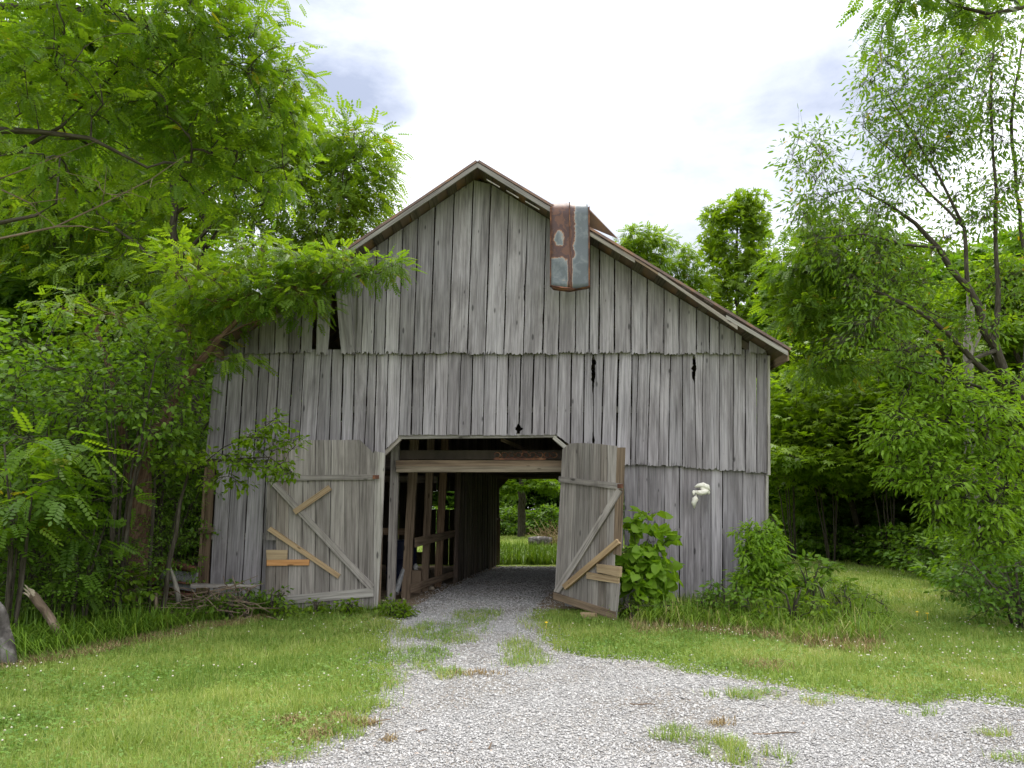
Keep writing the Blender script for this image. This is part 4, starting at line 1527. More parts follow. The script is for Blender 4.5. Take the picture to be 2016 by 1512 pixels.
# near black locust whose trunk stands off the left edge
limbs = [
    [(-8.2, 7.6, 0, .22), (-8.0, 7.7, 2.2, .19), (-7.6, 7.9, 3.6, .16), PR(-330, 210, 8.1, .13), PR(-150, 90, 8.3, .09), PR(0, 14, 8.5, .045), PR(110, 14, 8.6, .038), PR(260, 42, 8.7, .028), PR(370, 92, 8.8, .018)],
    [PR(-330, 260, 8.1, .085), PR(-100, 240, 8.0, .05), PR(0, 256, 7.9, .040), PR(80, 262, 7.9, .032), PR(180, 275, 8.0, .024), PR(290, 330, 8.1, .016)],
    [PR(-300, 380, 8.1, .075), PR(-60, 300, 8.1, .035), PR(30, 302, 8.2, .027), PR(120, 250, 8.3, .02), PR(250, 120, 8.6, .014)],
    [PR(-300, 480, 7.9, .07), PR(-80, 452, 7.8, .034), PR(0, 440, 7.7, .024), PR(70, 425, 7.7, .018), PR(110, 400, 7.7, .012), PR(118, 310, 7.8, .009)],
]
lobes = lb((90, 60, 8.3, 230, 120, 1.6, 70), (300, 100, 8.5, 210, 130, 1.6, 80), (470, 130, 8.8, 120, 125, 1.2, 52), (560, 190, 9.0, 70, 75, .8, 18), (400, 30, 8.7, 130, 70, 1.2, 36),
           (440, 270, 8.9, 130, 80, 1.0, 34), (230, 215, 8.5, 190, 90, 1.4, 50), (40, 190, 8.1, 110, 90, 1.2, 26), (520, 330, 9.2, 70, 55, .7, 11), (200, -120, 8.6, 400, 110, 2.0, 80), (40, 340, 7.8, 100, 60, 1.0, 12), (340, 330, 8.8, 120, 40, .9, 12))
tree('locust_tree', 'near locust tree spreading bright feathery leaves across the top left corner', 'tree', limbs, lobes, 11, PINN, 'locust', nleaf=12, rs=.33, size=.205, droop=.35, flat=.35, bark='bark', tintbias=.08)

# bare dead limb reaching in below it
limbs = [[(-7.6, 7.2, 0, .10), (-7.2, 7.3, 2.4, .07), PR(-200, 500, 7.4, .03), PR(0, 470, 7.5, .016), PR(110, 446, 7.6, .013), PR(200, 402, 7.7, .010), PR(300, 352, 7.8, .007), PR(365, 306, 7.9, .005)],
         [PR(110, 446, 7.6, .012), PR(160, 445, 7.6, .007), PR(215, 458, 7.7, .004)],
         [PR(200, 402, 7.7, .010), PR(205, 380, 7.7, .006), PR(210, 330, 7.7, .003)],
         [PR(-100, 400, 7.5, .02), PR(0, 352, 7.6, .013), PR(120, 305, 7.7, .008), PR(210, 270, 7.8, .004)],
         [PR(0, 372, 7.6, .010), PR(60, 400, 7.6, .007), PR(130, 390, 7.7, .004)]]
rng = np.random.default_rng(5)
NP, par_, rad_, tips_ = grow(limbs, lb((250, 380, 7.8, 110, 50, .3, 12), (80, 420, 7.6, 90, 40, .3, 10), (120, 330, 7.7, 100, 40, .3, 10)), rng, tip=.003)
o = wood_mesh(NP - NP[0], par_, rad_, 'dead_sapling', M['stick'], None)
o.location = NP[0]
tag(o, 'bare dead sapling with thin grey twigs reaching in under the locust leaves', 'dead tree')

# two tall locusts behind, left of the barn
limbs = [[gr(335, 15.5, .17), PR(345, 900, 15.5, .14), PR(350, 640, 15.5, .11), PR(344, 450, 15.5, .08), PR(345, 330, 15.4, .06), PR(330, 280, 15.4, .04)],
         [PR(345, 520, 15.5, .05), PR(420, 440, 15.2, .035), PR(520, 400, 15, .025), PR(600, 340, 14.8, .016)],
         [PR(346, 420, 15.5, .05), PR(430, 360, 15.2, .03), PR(560, 300, 15, .018)],
         [PR(345, 560, 15.5, .05), PR(270, 480, 15.6, .035), PR(190, 420, 15.7, .02)]]
lobes = lb((480, 350, 15, 120, 90, 1.5, 56), (620, 330, 15, 100, 75, 1.2, 52), (700, 290, 15, 55, 42, .8, 20), (690, 390, 14.8, 75, 65, .9, 36), (560, 250, 15.5, 75, 60, 1, 30), (560, 440, 14.8, 110, 55, 1.2, 34),
           (720, 330, 14.8, 40, 40, .6, 14), (330, 330, 15.6, 120, 90, 1.3, 24), (200, 420, 15.8, 140, 80, 1.6, 30), (640, 470, 14.6, 80, 40, .8, 16), (250, 540, 15.8, 160, 70, 1.6, 30), (420, 560, 15.4, 110, 60, 1.2, 26))
tree('locust_tree', 'tall dark-stemmed locust left of the barn with its crown brushing the gable', 'tree', limbs, lobes, 12, PINQ, 'locust', nleaf=15, rs=.6, size=.28, droop=.4, flat=.5, tip=.007, tintbias=.2)
limbs = [[gr(395, 17, .18), PR(390, 800, 17, .14), PR(398, 560, 17, .10), PR(400, 430, 17, .07), PR(396, 350, 17, .05)],
         [PR(398, 500, 17, .05), PR(450, 420, 16.8, .03), PR(500, 380, 16.6, .018)],
         [PR(397, 560, 17, .05), PR(330, 470, 17, .03), PR(280, 430, 17, .018)]]
lobes = lb((440, 290, 17, 130, 110, 2, 50), (250, 300, 17, 160, 110, 2, 50), (100, 330, 16.5, 140, 120, 1.6, 50), (20, 420, 16, 90, 80, 1.2, 24), (130, 470, 16, 100, 60, 1.2, 26), (380, 180, 17.5, 160, 80, 2, 40), (60, 560, 18, 120, 110, 2, 40), (560, 520, 16.4, 80, 50, 1, 20), (470, 640, 17, 70, 70, 1.2, 20))
tree('locust_tree', 'second dark-stemmed locust close behind the first left of the barn', 'tree', limbs, lobes, 13, PINQ, 'locust', nleaf=21, rs=.65, size=.28, droop=.4, flat=.5, tip=.007, tintbias=.05)

# old shaggy locust leaning over the barn's left eave
limbs = [[gr(262, 11.2, .26), PR(262, 1120, 11.2, .22), PR(266, 1010, 11.2, .185), PR(285, 900, 11.2, .15), PR(335, 800, 11.2, .09), PR(385, 725, 11.2, .066), PR(430, 665, 11.1, .046), PR(480, 620, 11.1, .038), PR(560, 588, 11.1, .032), PR(640, 556, 11.1, .02), PR(720, 540, 11.1, .010)],
         [PR(262, 960, 11.2, .09), PR(240, 850, 11.3, .07), PR(225, 740, 11.4, .05), PR(190, 650, 11.5, .03)],
         [PR(430, 668, 11.1, .02), PR(480, 640, 11.0, .014), PR(520, 628, 10.9, .008)]]
lobes = lb((690, 530, 11.0, 75, 20, .3, 12), (620, 525, 11.0, 90, 34, .5, 20), (550, 545, 11.0, 90, 50, .6, 22), (600, 596, 10.9, 40, 20, .35, 7), (505, 583, 10.9, 80, 36, .5, 20), (430, 590, 11.0, 65, 50, .6, 22), (445, 706, 10.9, 38, 12, .25, 5), (370, 680, 11.2, 40, 50, .4, 10),
           (520, 500, 11.4, 60, 30, .5, 12), (400, 520, 11.4, 80, 50, .8, 16), (760, 524, 10.9, 22, 9, .2, 6), (200, 620, 11.6, 130, 70, 1, 22), (400, 620, 11.5, 60, 50, .6, 12))
tree('locust_tree', 'old leaning locust with shaggy red-brown trunk and a leafy limb over the barn roof', 'tree', limbs, lobes, 14, PINN, 'locust', nleaf=16, rs=.38, size=.2, droop=.38, flat=.35, bark='shag', tintbias=.1, out=.9)

# understory shrubs at left
def bush(name, label, cat, px, Y, h, w, seed, leaf, mat, stems=5, n=60, nleaf=12, rs=.3, size=.09, group=None, lean=0.0, bark='bark', lift=.35, **k):
    x = ray(px, 1000)[0] / ray(px, 1000)[1] * Y
    rng = np.random.default_rng(seed)
    limbs = []
    for i in range(stems):
        a = rng.uniform(0, 6.28)
        q = rng.uniform(.2, .7) * w
        b = (x + .08 * math.cos(a), Y + .08 * math.sin(a), 0, .022)
        limbs.append([b, (x + lean * .4 + q * .35 * math.cos(a), Y + q * .35 * math.sin(a), h * .4, .017), (x + lean + q * math.cos(a), Y + q * math.sin(a), h * rng.uniform(.65, .85), .010)])
    lobes = [(np.array([x + lean * .7, Y, h * (lift + (1 - lift) * .5)]), np.array([w, w, h * (1 - lift) * .55]), n)]
    return tree(name, label, cat, limbs, lobes, seed, leaf, mat, nleaf=nleaf, rs=rs, size=size, bark=bark, group=group, loc=(x, Y, 0), tip=.004, **k)


limbs = [[gr(330, 10.6, .035), PR(345, 1050, 10.6, .03), PR(370, 930, 10.5, .022), PR(440, 905, 10.3, .014), PR(530, 900, 10.2, .008), PR(575, 930, 10.2, .005)],
         [PR(385, 925, 10.4, .012), PR(440, 880, 10.3, .009), PR(510, 850, 10.2, .006), PR(545, 820, 10.2, .004)],
         [gr(310, 10.8, .03), PR(300, 1000, 10.8, .025), PR(310, 900, 10.8, .015)]]
lobes = lb((540, 830, 10.2, 26, 20, .2, 6), (505, 860, 10.25, 32, 22, .2, 7), (480, 905, 10.3, 60, 25, .3, 14), (555, 925, 10.2, 35, 22, .2, 9), (400, 915, 10.4, 70, 35, .3, 16), (330, 900, 10.6, 50, 45, .3, 13), (440, 945, 10.3, 45, 18, .2, 6),
           (520, 880, 10.2, 55, 18, .2, 7), (575, 870, 10.2, 14, 10, .1, 3))
tree('leafy_shrub', 'slender shrub whose leafy branches reach in front of the barn left of the door', 'shrub', limbs, lobes, 21, OVA, 'bright', nleaf=15, rs=.19, size=.088, droop=.35, flat=.5, out=.7, tip=.003, tintbias=.02)

bush('pinnate_sapling', 'young locust sapling with large bright feathery leaves at the left edge', 'sapling', 55, 8.9, 2.75, .75, 22, PINN, 'locust', stems=5, n=40, nleaf=6, rs=.3, size=.34, lift=.38, droop=.3, tintbias=-.02)
bush('pinnate_sapling', 'locust sapling in the shade between the left edge and the shaggy trunk', 'sapling', 175, 9.6, 2.0, .5, 23, PINN, 'locust', stems=4, n=20, nleaf=6, rs=.28, size=.28, lift=.3, droop=.3, tintbias=-.15)
bush('leafy_shrub', 'tall thin-stemmed shrub hiding the upper part of the shaggy trunk', 'shrub', 240, 10.3, 4.3, .85, 26, OVA, 'shrub', stems=8, n=120, nleaf=16, rs=.3, size=.095, lift=.42, droop=.35, tintbias=.05)
bush('leafy_shrub', 'low leafy shrub at the foot of the shaggy trunk', 'shrub', 232, 10.2, .95, .42, 27, OVA, 'bright', stems=5, n=30, nleaf=12, rs=.2, size=.10, lift=.35, droop=.4, tintbias=-.1)
bush('leafy_shrub', 'tall thin-stemmed shrub between the shaggy trunk and the barn corner', 'shrub', 312, 11.8, 4.6, .55, 28, OVA, 'shrub', stems=8, n=100, nleaf=16, rs=.3, size=.095, lift=.38, droop=.35)
bush('leafy_shrub', 'tall leafy shrub rising behind the bright sapling at the left edge', 'shrub', 70, 10.6, 4.6, 1.2, 29, OVA, 'forest', stems=8, n=130, nleaf=16, rs=.32, size=.10, lift=.35, droop=.35, tintbias=.1)
GL = 'leafy shrubs crowding under the trees left of the barn'
LSH = [(-60, 10.5, 3.4, 1.3), (100, 11.2, 3.6, 1.4), (330, 12.4, 3.0, 1.0), (200, 12.6, 4.2, 1.5), (10, 13, 4.6, 1.7), (120, 14.5, 5.0, 1.8), (290, 14.0, 4.8, 1.6), (375, 15.0, 4.4, 1.2), (240, 10.4, 1.3, .6), (130, 9.6, 1.3, .7), (-40, 9.4, 2.2, .9), (330, 11.5, 2.0, .6),
       (380, 12.9, 2.6, .7), (60, 16.5, 5.5, 2.0), (-120, 13.5, 5, 2), (210, 17, 5.6, 2.0), (350, 18, 5.2, 1.8)]
sh0 = bush('leafy_shrub', 'dark green leafy shrub under the trees left of the barn', 'shrub', 100, 11.2, 3.6, 1.4, 24, OVA, 'shrub', stems=7, n=150, nleaf=17, rs=.32, size=.10, lift=.12, droop=.35, group=GL)
sh1 = bush('leafy_shrub', 'dark green leafy shrub under the trees left of the barn', 'shrub', 330, 12.4, 3.0, 1.0, 25, OVA, 'shrub', stems=6, n=110, nleaf=16, rs=.3, size=.095, lift=.1, droop=.3, group=GL)
for i, (px, Y, h, w) in enumerate(LSH):
    src, sh, sw = (sh0, 3.6, 1.4) if i % 2 else (sh1, 3.0, 1.0)
    x = ray(px, 1000)[0] / ray(px, 1000)[1] * Y
    if i == 1: continue
    if i == 2: continue
    copy_tree(src, (x, Y, 0), R.uniform(0, 6.28), (w / sw, w / sw, h / sh))


# generic woodland trees: five grown once and repeated
def wood_tree(seed, h, w, leaf, mat, size, nl, name, label, cat='tree', r=.16, base=.25, n=16, rs=.7, at=(0, 0), group=None, **k):
    rng = np.random.default_rng(seed)
    x, y = at
    limbs = [[(x, y, 0, r), (x + rng.normal(0, .15), y, h * .3, r * .8), (x + rng.normal(0, .25), y, h * .6, r * .5), (x + rng.normal(0, .3), y, h * .9, r * .15)]]
    lobes = []
    for i in range(n):
        t = (i + .5) / n
        z = h * (base + (1 - base) * t * .93)
        rr = w * (math.sin(math.pi * min(1, (.16 + .84 * t) ** .75 * .97)) * .75 + .12)
        a = i * 2.4 + rng.uniform(-.5, .5)
        q = rr * rng.uniform(.25, .75)
        s = rng.uniform(.8, 1.25) * w * .42
        lobes.append((np.array([x + q * math.cos(a), y + q * math.sin(a), z]), np.array([s, s, s * .62]), 12))
    return tree(name, label, cat, limbs, lobes, seed, leaf, mat, nleaf=nl, rs=rs, size=size, loc=(x, y, 0), tip=.010, group=group, twig=False, **k)


GW = {'L': ('woodland trees left of the barn', 'leafy green tree deep in the woods left of the barn'),
      'R': ('woodland trees right of the barn', 'leafy green tree deep in the woods right of the barn'),
      'B': ('woodland trees far behind the barn', 'leafy green tree in the far woods behind the barn')}
protos = {}


def wt(k, px, Y, h, w, reg, rz=None):
    """woodland tree of kind k at image column px and distance Y"""
    specs = {0: (31, 11, 2.6, CLUS, 'forest', .34, 34), 1: (32, 11, 2.4, PALM, 'forest', .30, 38), 2: (33, 12, 2.8, CLUS, 'bright', .34, 32), 3: (34, 9, 2.6, OVA, 'forest', .24, 48), 4: (35, 11, 2.6, PINQ, 'locust', .36, 32)}
    sd, ph, pw, lf, mt_, sz, nl = specs[k]
    x = ray(px, 1000)[0] / ray(px, 1000)[1] * Y
    g, l = GW[reg]
    if k not in protos:
        e = wood_tree(sd, ph, pw, lf, mt_, sz, nl, 'woodland_tree', l, at=(x, Y), group=g, base=.12)
        protos[k] = (e, ph, pw)
        e.scale = (w / pw, w / pw, h / ph)
        return e
    e, ph, pw = protos[k]
    return copy_tree(e, (x, Y, 0), R.uniform(0, 6.28) if rz is None else rz, (w / pw, w / pw, h / ph), l, g)


# left woods
for (k, px, Y, h, w) in [(0, 60, 19, 11, 2.9), (3, 250, 20, 9, 2.8), (1, 420, 21, 8.5, 2.3), (2, -120, 20, 13, 3.2), (0, 330, 24, 10, 3), (4, 150, 23, 13, 3.2), (1, -30, 25, 14, 3.4), (3, 470, 25, 8.0, 2.6), (2, 250, 28, 12, 3.4), (0, 90, 30, 14, 3.8), (3, 390, 30, 11, 3.4),
                         (1, -150, 28, 14, 3.6), (0, 540, 31, 8.5, 3), (3, 0, 34, 14, 4), (2, 180, 36, 15, 4), (1, 320, 37, 14, 4)]:
    wt(k, px, Y, h, w, 'L')
for (k, px, Y, h, w) in [(2, 40, 22, 18.5, 3.4), (1, 175, 24, 19.5, 3.6), (3, -90, 23, 19, 3.6), (2, 265, 26, 19.5, 3.4)]:
    wt(k, px, Y, h, w, 'L')
# right woods
for (k, px, Y, h, w) in [(1, 1600, 29, 10.5, 3.0), (0, 1720, 27, 11, 3.0), (3, 1820, 25, 9.0, 2.8), (2, 1920, 28, 12, 3.2), (1, 2030, 24, 11, 3.0), (0, 1560, 34, 10.5, 3.4), (2, 1660, 35, 12.5, 3.6), (1, 1780, 34, 13, 3.6), (3, 1880, 33, 12, 3.6), (0, 1990, 34, 14, 3.8), (2, 2110, 30, 13, 3.6),
                         (0, 1480, 40, 11, 3.6), (1, 1400, 44, 12.5, 3.8), (3, 1330, 42, 11.2, 3.4), (4, 1375, 38, 11.3, 2.8), (4, 1510, 36, 12, 3.0), (3, 1700, 42, 13, 4), (1, 1840, 44, 15, 4.2), (2, 1960, 44, 16, 4.4), (0, 2120, 40, 15, 4.2)]:
    wt(k, px, Y, h, w, 'R')
for (k, px, Y, h, w) in [(2, 1590, 25.5, 8.5, 2.3), (4, 1660, 25, 8.0, 2.3), (2, 1760, 23.5, 7.5, 2.3), (4, 1850, 21, 7.5, 2.2), (2, 1940, 19.5, 8.0, 2.3), (4, 1550, 30, 9.5, 2.6), (2, 2030, 17.5, 8, 2.2)]:
    wt(k, px, Y, h, w, 'R')
# behind the barn, seen through the doorways and over the roof
for (k, px, Y, h, w) in [(0, 960, 50, 11, 3.6), (1, 1080, 52, 11, 3.8), (3, 1020, 58, 12, 4.2), (0, 1150, 55, 11, 4), (1, 880, 52, 11, 3.8), (3, 1210, 50, 9.5, 3.4), (2, 820, 56, 11, 4), (0, 1110, 64, 13, 4.6), (1, 940, 66, 13, 4.6), (0, 740, 52, 10, 3.6), (3, 660, 50, 10, 3.6)]:
    wt(k, px, Y, h, w, 'B')

# crowns showing over the right roof slope
limbs = [[gr(1262, 30, .16), PR(1262, 700, 30, .12), PR(1258, 540, 30, .06), PR(1258, 470, 30, .02)]]
tree('feathery_tree', 'pale yellow-green tree top showing just over the middle of the right roof slope', 'tree', limbs, lb((1258, 478, 30, 42, 26, .9, 34), (1230, 500, 30, 30, 22, .7, 20), (1285, 520, 30, 32, 28, .7, 24), (1250, 560, 30, 60, 40, 1, 30), (1305, 470, 30, 8, 14, .3, 5)), 41, PINQ, 'locust', nleaf=16, rs=.42, size=.34, twig=False, tintbias=.25)
limbs = [[gr(1340, 31, .14), PR(1342, 700, 31, .1), PR(1345, 580, 31, .04), PR(1347, 500, 31, .015)]]
tree('feathery_tree', 'smaller pale feathery tree top between the roof slope and taller maple', 'tree', limbs, lb((1347, 500, 31, 24, 22, .6, 14), (1335, 540, 31, 38, 24, .7, 20), (1365, 545, 31, 26, 24, .6, 14), (1350, 590, 31, 50, 34, 1, 24)), 42, PINQ, 'locust', nleaf=15, rs=.4, size=.32, twig=False, tintbias=.2)
limbs = [[gr(1455, 33, .2), PR(1455, 700, 33, .14), PR(1450, 520, 33, .08), PR(1452, 410, 33, .02)]]
tree('maple_tree', 'tall bright green maple rising above the right end of the roof', 'tree', limbs, lb((1466, 410, 33, 30, 26, .8, 26), (1425, 435, 33, 30, 30, .8, 26), (1478, 450, 33, 30, 30, .8, 24), (1420, 490, 33, 40, 34, .9, 30), (1480, 510, 33, 55, 40, 1.2, 44), (1440, 560, 33, 70, 40, 1.3, 44), (1505, 570, 33, 60, 45, 1.2, 40), (1450, 620, 33, 90, 40, 1.5, 44), (1520, 630, 33, 60, 40, 1.2, 30)), 43, PALM, 'bright', nleaf=13, rs=.55, size=.27, flat=.7, droop=.4, upn=.6, twig=False, tintbias=.15)
limbs = [[gr(1560, 28, .18), PR(1570, 760, 28, .13), PR(1590, 560, 28, .06)]]
tree('maple_tree', 'broad green maple just right of the barn\'s right eave', 'tree', limbs, lb((1600, 520, 28, 70, 50, 1.4, 40), (1560, 590, 28, 60, 50, 1.2, 34), (1650, 600, 28, 80, 60, 1.4, 40), (1580, 690, 27, 70, 55, 1.2, 40), (1680, 710, 27, 80, 60, 1.4, 40), (1560, 790, 27, 50, 55, 1.2, 34), (1640, 800, 27, 70, 50, 1.4, 34)), 44, PALM, 'bright', nleaf=19, rs=.6, size=.26, flat=.6, droop=.4, upn=.6, twig=False, tintbias=-.05)
# layered dogwood-like tree over the mown path
limbs = [[gr(1695, 23, .12), PR(1690, 1050, 23, .10), PR(1678, 990, 22.8, .085), PR(1655, 945, 22.4, .06), PR(1620, 930, 22, .03)],
         [PR(1680, 985, 22.8, .05), PR(1720, 900, 22.4, .035), PR(1760, 860, 22, .02)], [PR(1665, 960, 22.6, .04), PR(1640, 880, 22.4, .025), PR(1600, 840, 22, .012)]]
tree('layered_tree', 'dark-trunked tree with flat layered sprays overhanging the mown strip right of the barn', 'tree', limbs, lb((1560, 900, 21.5, 50, 16, 1.0, 26), (1630, 915, 21.5, 70, 18, 1.2, 40), (1600, 860, 22, 60, 16, 1, 28), (1680, 935, 21.5, 45, 14, .8, 20), (1650, 830, 22, 70, 22, 1.2, 34), (1720, 880, 22, 60, 20, 1, 26), (1560, 840, 22.5, 40, 25, .8, 18)), 45, PALM, 'bright', nleaf=19, rs=.55, size=.2, flat=.4, droop=.3, twig=False, tintbias=.1)

for (px, Y, h, w, q) in [(1555, 23, 6.4, 1.5, 'bright green tall shrub close behind the barn\'s right corner'), (1630, 22, 5.6, 1.5, 'bright green tall shrub between the corner and the layered tree'), (1745, 21, 6.6, 1.6, 'tall light green shrub at the bend of the mown strip right of the layered tree'), (1585, 26, 8.2, 1.8, 'tall leafy sapling clump showing above the shrubs beside the barn corner')]:
    bush('tall_shrub', q, 'shrub', px, Y, h, w, int(px), PALM, 'bright', stems=6, n=100, nleaf=15, rs=.5, size=.19, lift=.36, droop=.35, flat=.5, twig=False, tintbias=.1)
# big sparse tree at right, three leaning limbs
limbs = [[(10.9, 12.0, 0, .24), PR(2120, 1050, 12, 0.1640), PR(2060, 900, 12, 0.1312), PR(2005, 790, 12, 0.0984), PR(1960, 690, 12, 0.0697), PR(1905, 565, 12, 0.0574), PR(1850, 490, 12, 0.0459), PR(1800, 440, 12, 0.0344), PR(1745, 400, 12, 0.0230), PR(1690, 370, 12, 0.0164), PR(1640, 380, 11.8, 0.0082)],
         [PR(1990, 770, 12, 0.0656), PR(1930, 715, 11.8, 0.0492), PR(1870, 660, 11.7, 0.0369), PR(1800, 610, 11.6, 0.0369), PR(1730, 575, 11.6, 0.0205), PR(1660, 560, 11.6, 0.0098)],
         [PR(1960, 690, 12, 0.0492), PR(1965, 560, 12.1, 0.0394), PR(1962, 420, 12.2, 0.0328), PR(1955, 300, 12.3, 0.0246), PR(1950, 180, 12.3, 0.0246), PR(1960, 60, 12.3, 0.0123)],
         [PR(1905, 565, 12, 0.0410), PR(1900, 450, 12.1, 0.0312), PR(1850, 350, 12.1, 0.0230), PR(1800, 270, 12.1, 0.0221), PR(1750, 190, 12.1, 0.0115)],
         [PR(1900, 450, 12.1, 0.0287), PR(1830, 380, 12, 0.0213), PR(1770, 310, 12, 0.0131), PR(1700, 250, 12, 0.0066)],
         [PR(2005, 800, 12, 0.0492), PR(2030, 600, 12.4, 0.0369), PR(2000, 380, 12.6, 0.0287), PR(1990, 240, 12.6, 0.0287), PR(2010, 100, 12.6, 0.0164)],
         [PR(1960, 690, 12, 0.0410), PR(1880, 720, 11.6, 0.0295), PR(1800, 700, 11.4, 0.0205), PR(1720, 640, 11.3, 0.0098)],
         [PR(1850, 490, 12, 0.0328), PR(1780, 480, 11.7, 0.0213), PR(1700, 460, 11.6, 0.0131), PR(1610, 470, 11.5, 0.0057)],
         [PR(2000, 790, 12, 0.0492), PR(1900, 790, 11.5, 0.0328), PR(1830, 740, 11.4, 0.0213), PR(1760, 720, 11.4, 0.0098)]]
lobes = lb((1760, 130, 12, 60, 60, .8, 26), (1770, 240, 12, 85, 80, 1, 44), (1860, 160, 12.2, 80, 90, 1, 40), (1840, 300, 12.2, 90, 70, 1, 38), (1960, 200, 12.4, 70, 110, 1, 44), (1930, 90, 12.4, 90, 60, 1, 34), (1980, 360, 12.4, 60, 90, 1, 34), (1900, 420, 12.2, 60, 60, .8, 22),
           (1720, 400, 11.9, 80, 50, .8, 24), (1640, 390, 11.8, 60, 60, .6, 18), (1600, 300, 11.9, 45, 55, .5, 16), (1660, 470, 11.7, 90, 45, .8, 14), (1720, 540, 11.6, 100, 45, .8, 16), (1700, 640, 11.4, 80, 50, .8, 14),
           (1800, 560, 11.8, 80, 60, .8, 26), (1780, 700, 11.4, 80, 45, .8, 22), (1990, 560, 12.3, 60, 80, .9, 30), (1900, 640, 11.8, 60, 50, .8, 16), (2000, 0, 12.6, 90, 70, 1, 26), (1580, 420, 11.8, 30, 30, .4, 7))
tree('box_elder_tree', 'big half-bare tree leaning in from the right edge with thinning olive leaves', 'tree', limbs, lobes, 51, LANCE, 'sparse', nleaf=30, rs=.40, size=.105, droop=.6, flat=.8, upn=.8, tip=.0036, wob=.09, expo=2.4, down=.4)
limbs = [[gr(1960, 14.5, .12), PR(1950, 900, 14.5, .11), PR(1915, 780, 14.4, .095), PR(1850, 680, 14.2, .075), PR(1790, 620, 14, .055), PR(1720, 560, 13.8, .035), PR(1650, 520, 13.6, .016)],
         [PR(1850, 680, 14.2, .05), PR(1760, 690, 13.8, .035), PR(1680, 680, 13.5, .02), PR(1620, 690, 13.4, .009)], [PR(1790, 620, 14, .035), PR(1760, 500, 13.8, .024), PR(1700, 440, 13.6, .012)]]
tree('feathery_tree', 'feathery yellow-green tree arching toward the barn roof under the big half-bare tree', 'tree', limbs, lb((1640, 460, 13.4, 80, 40, .8, 34), (1590, 530, 13.3, 60, 45, .7, 28), (1680, 540, 13.5, 90, 45, .9, 40), (1570, 610, 13.3, 45, 45, .6, 20), (1650, 640, 13.3, 80, 45, .8, 34), (1740, 620, 13.6, 70, 50, .8, 26), (1740, 480, 13.7, 60, 40, .7, 22), (1620, 720, 13.3, 70, 30, .7, 18)), 57, PINQ, 'locust', nleaf=17, rs=.42, size=.23, droop=.55, flat=.5, tintbias=-.02)
# dead broken snag behind it
limbs = [[gr(1905, 15, .13), PR(1912, 900, 15, .11), PR(1905, 700, 15, .09), PR(1908, 600, 15, .07), PR(1905, 540, 15, .04)], [PR(1910, 700, 15, .05), PR(1935, 640, 15, .035), PR(1940, 600, 15, .02)]]
rng = np.random.default_rng(6)
NP, par_, rad_, _t = grow(limbs, lb((1880, 700, 14.8, 120, 40, .4, 14), (1850, 850, 14.6, 130, 40, .4, 12)), rng, tip=.004, down=.2)
o = wood_mesh(NP - NP[0], par_, rad_, 'dead_snag', M['pale'], None); o.location = NP[0]
tag(o, 'broken grey dead trunk standing behind the leaning tree at right', 'dead tree')

# overhang at the top right corner
limbs = [[(7.9, 7.4, 0, .16), (7.6, 7.4, 3, .14), (7.0, 7.4, 6.2, .08), PR(2080, 0, 7.4, .04), PR(2016, 14, 7.4, .026), PR(1950, 30, 7.4, .021), PR(1890, 14, 7.4, .016), PR(1850, -6, 7.4, .011), PR(1800, 10, 7.4, .006)]]
tree('locust_tree', 'locust limb with feathery leaves hanging in at the top right corner', 'tree', limbs, lb((1770, 14, 7.4, 40, 30, .3, 12), (1870, 0, 7.4, 70, 30, .4, 14), (1970, 0, 7.4, 60, 40, .5, 12), (1850, -70, 7.4, 150, 50, .6, 24), (1740, 60, 7.4, 14, 22, .2, 3), (1930, 50, 7.4, 60, 18, .3, 5)), 52, PINN, 'locust', nleaf=7, rs=.26, size=.19, tintbias=-.05, droop=.5)

# bright shrubby tree at right edge
limbs = [[(10.2, 12.6, 0, .12), PR(2090, 1020, 12.4, .1), PR(2040, 900, 12.0, .07), PR(1960, 840, 11.6, .04), PR(1860, 830, 11.3, .02), PR(1780, 850, 11.2, .01)],
         [PR(2060, 960, 12.2, .05), PR(1960, 960, 11.6, .03), PR(1860, 960, 11.2, .015)], [PR(2030, 880, 12, .05), PR(1950, 770, 11.8, .03), PR(1860, 740, 11.6, .014)]]
tree('ash_sapling', 'bright yellow-green young ash spreading from the right edge over the lawn', 'tree', limbs, lb((1800, 860, 11.2, 75, 40, .6, 40), (1880, 820, 11.3, 90, 60, .8, 56), (1960, 880, 11.4, 80, 80, .9, 60), (1840, 930, 11.2, 80, 45, .6, 40), (1900, 990, 11.2, 90, 50, .7, 46), (1990, 1000, 11.4, 60, 80, .8, 40), (1950, 760, 11.7, 80, 50, .7, 34), (1840, 770, 11.4, 70, 35, .6, 24), (1760, 820, 11.2, 30, 24, .3, 9), (1940, 1070, 11.2, 70, 40, .6, 26)), 53, LANCE, 'ash', nleaf=24, rs=.32, size=.115, droop=.4, flat=.3, tintbias=.25)
bush('dark_shrub', 'dark leafy shrub low at the right edge beside the mown lawn', 'shrub', 1985, 10.2, 1.05, .85, 54, OVA, 'shrub', stems=6, n=110, nleaf=16, rs=.22, size=.075, lift=.02, droop=.3, tintbias=-.2)
GR = 'undergrowth shrubs along the right wood edge'
s2 = bush('undergrowth_shrub', 'low dark undergrowth shrub along the edge of the right woods', 'shrub', 1600, 24.5, 1.2, 1.1, 55, OVA, 'shrub', stems=6, n=70, nleaf=18, rs=.35, size=.15, lift=.02, group=GR)
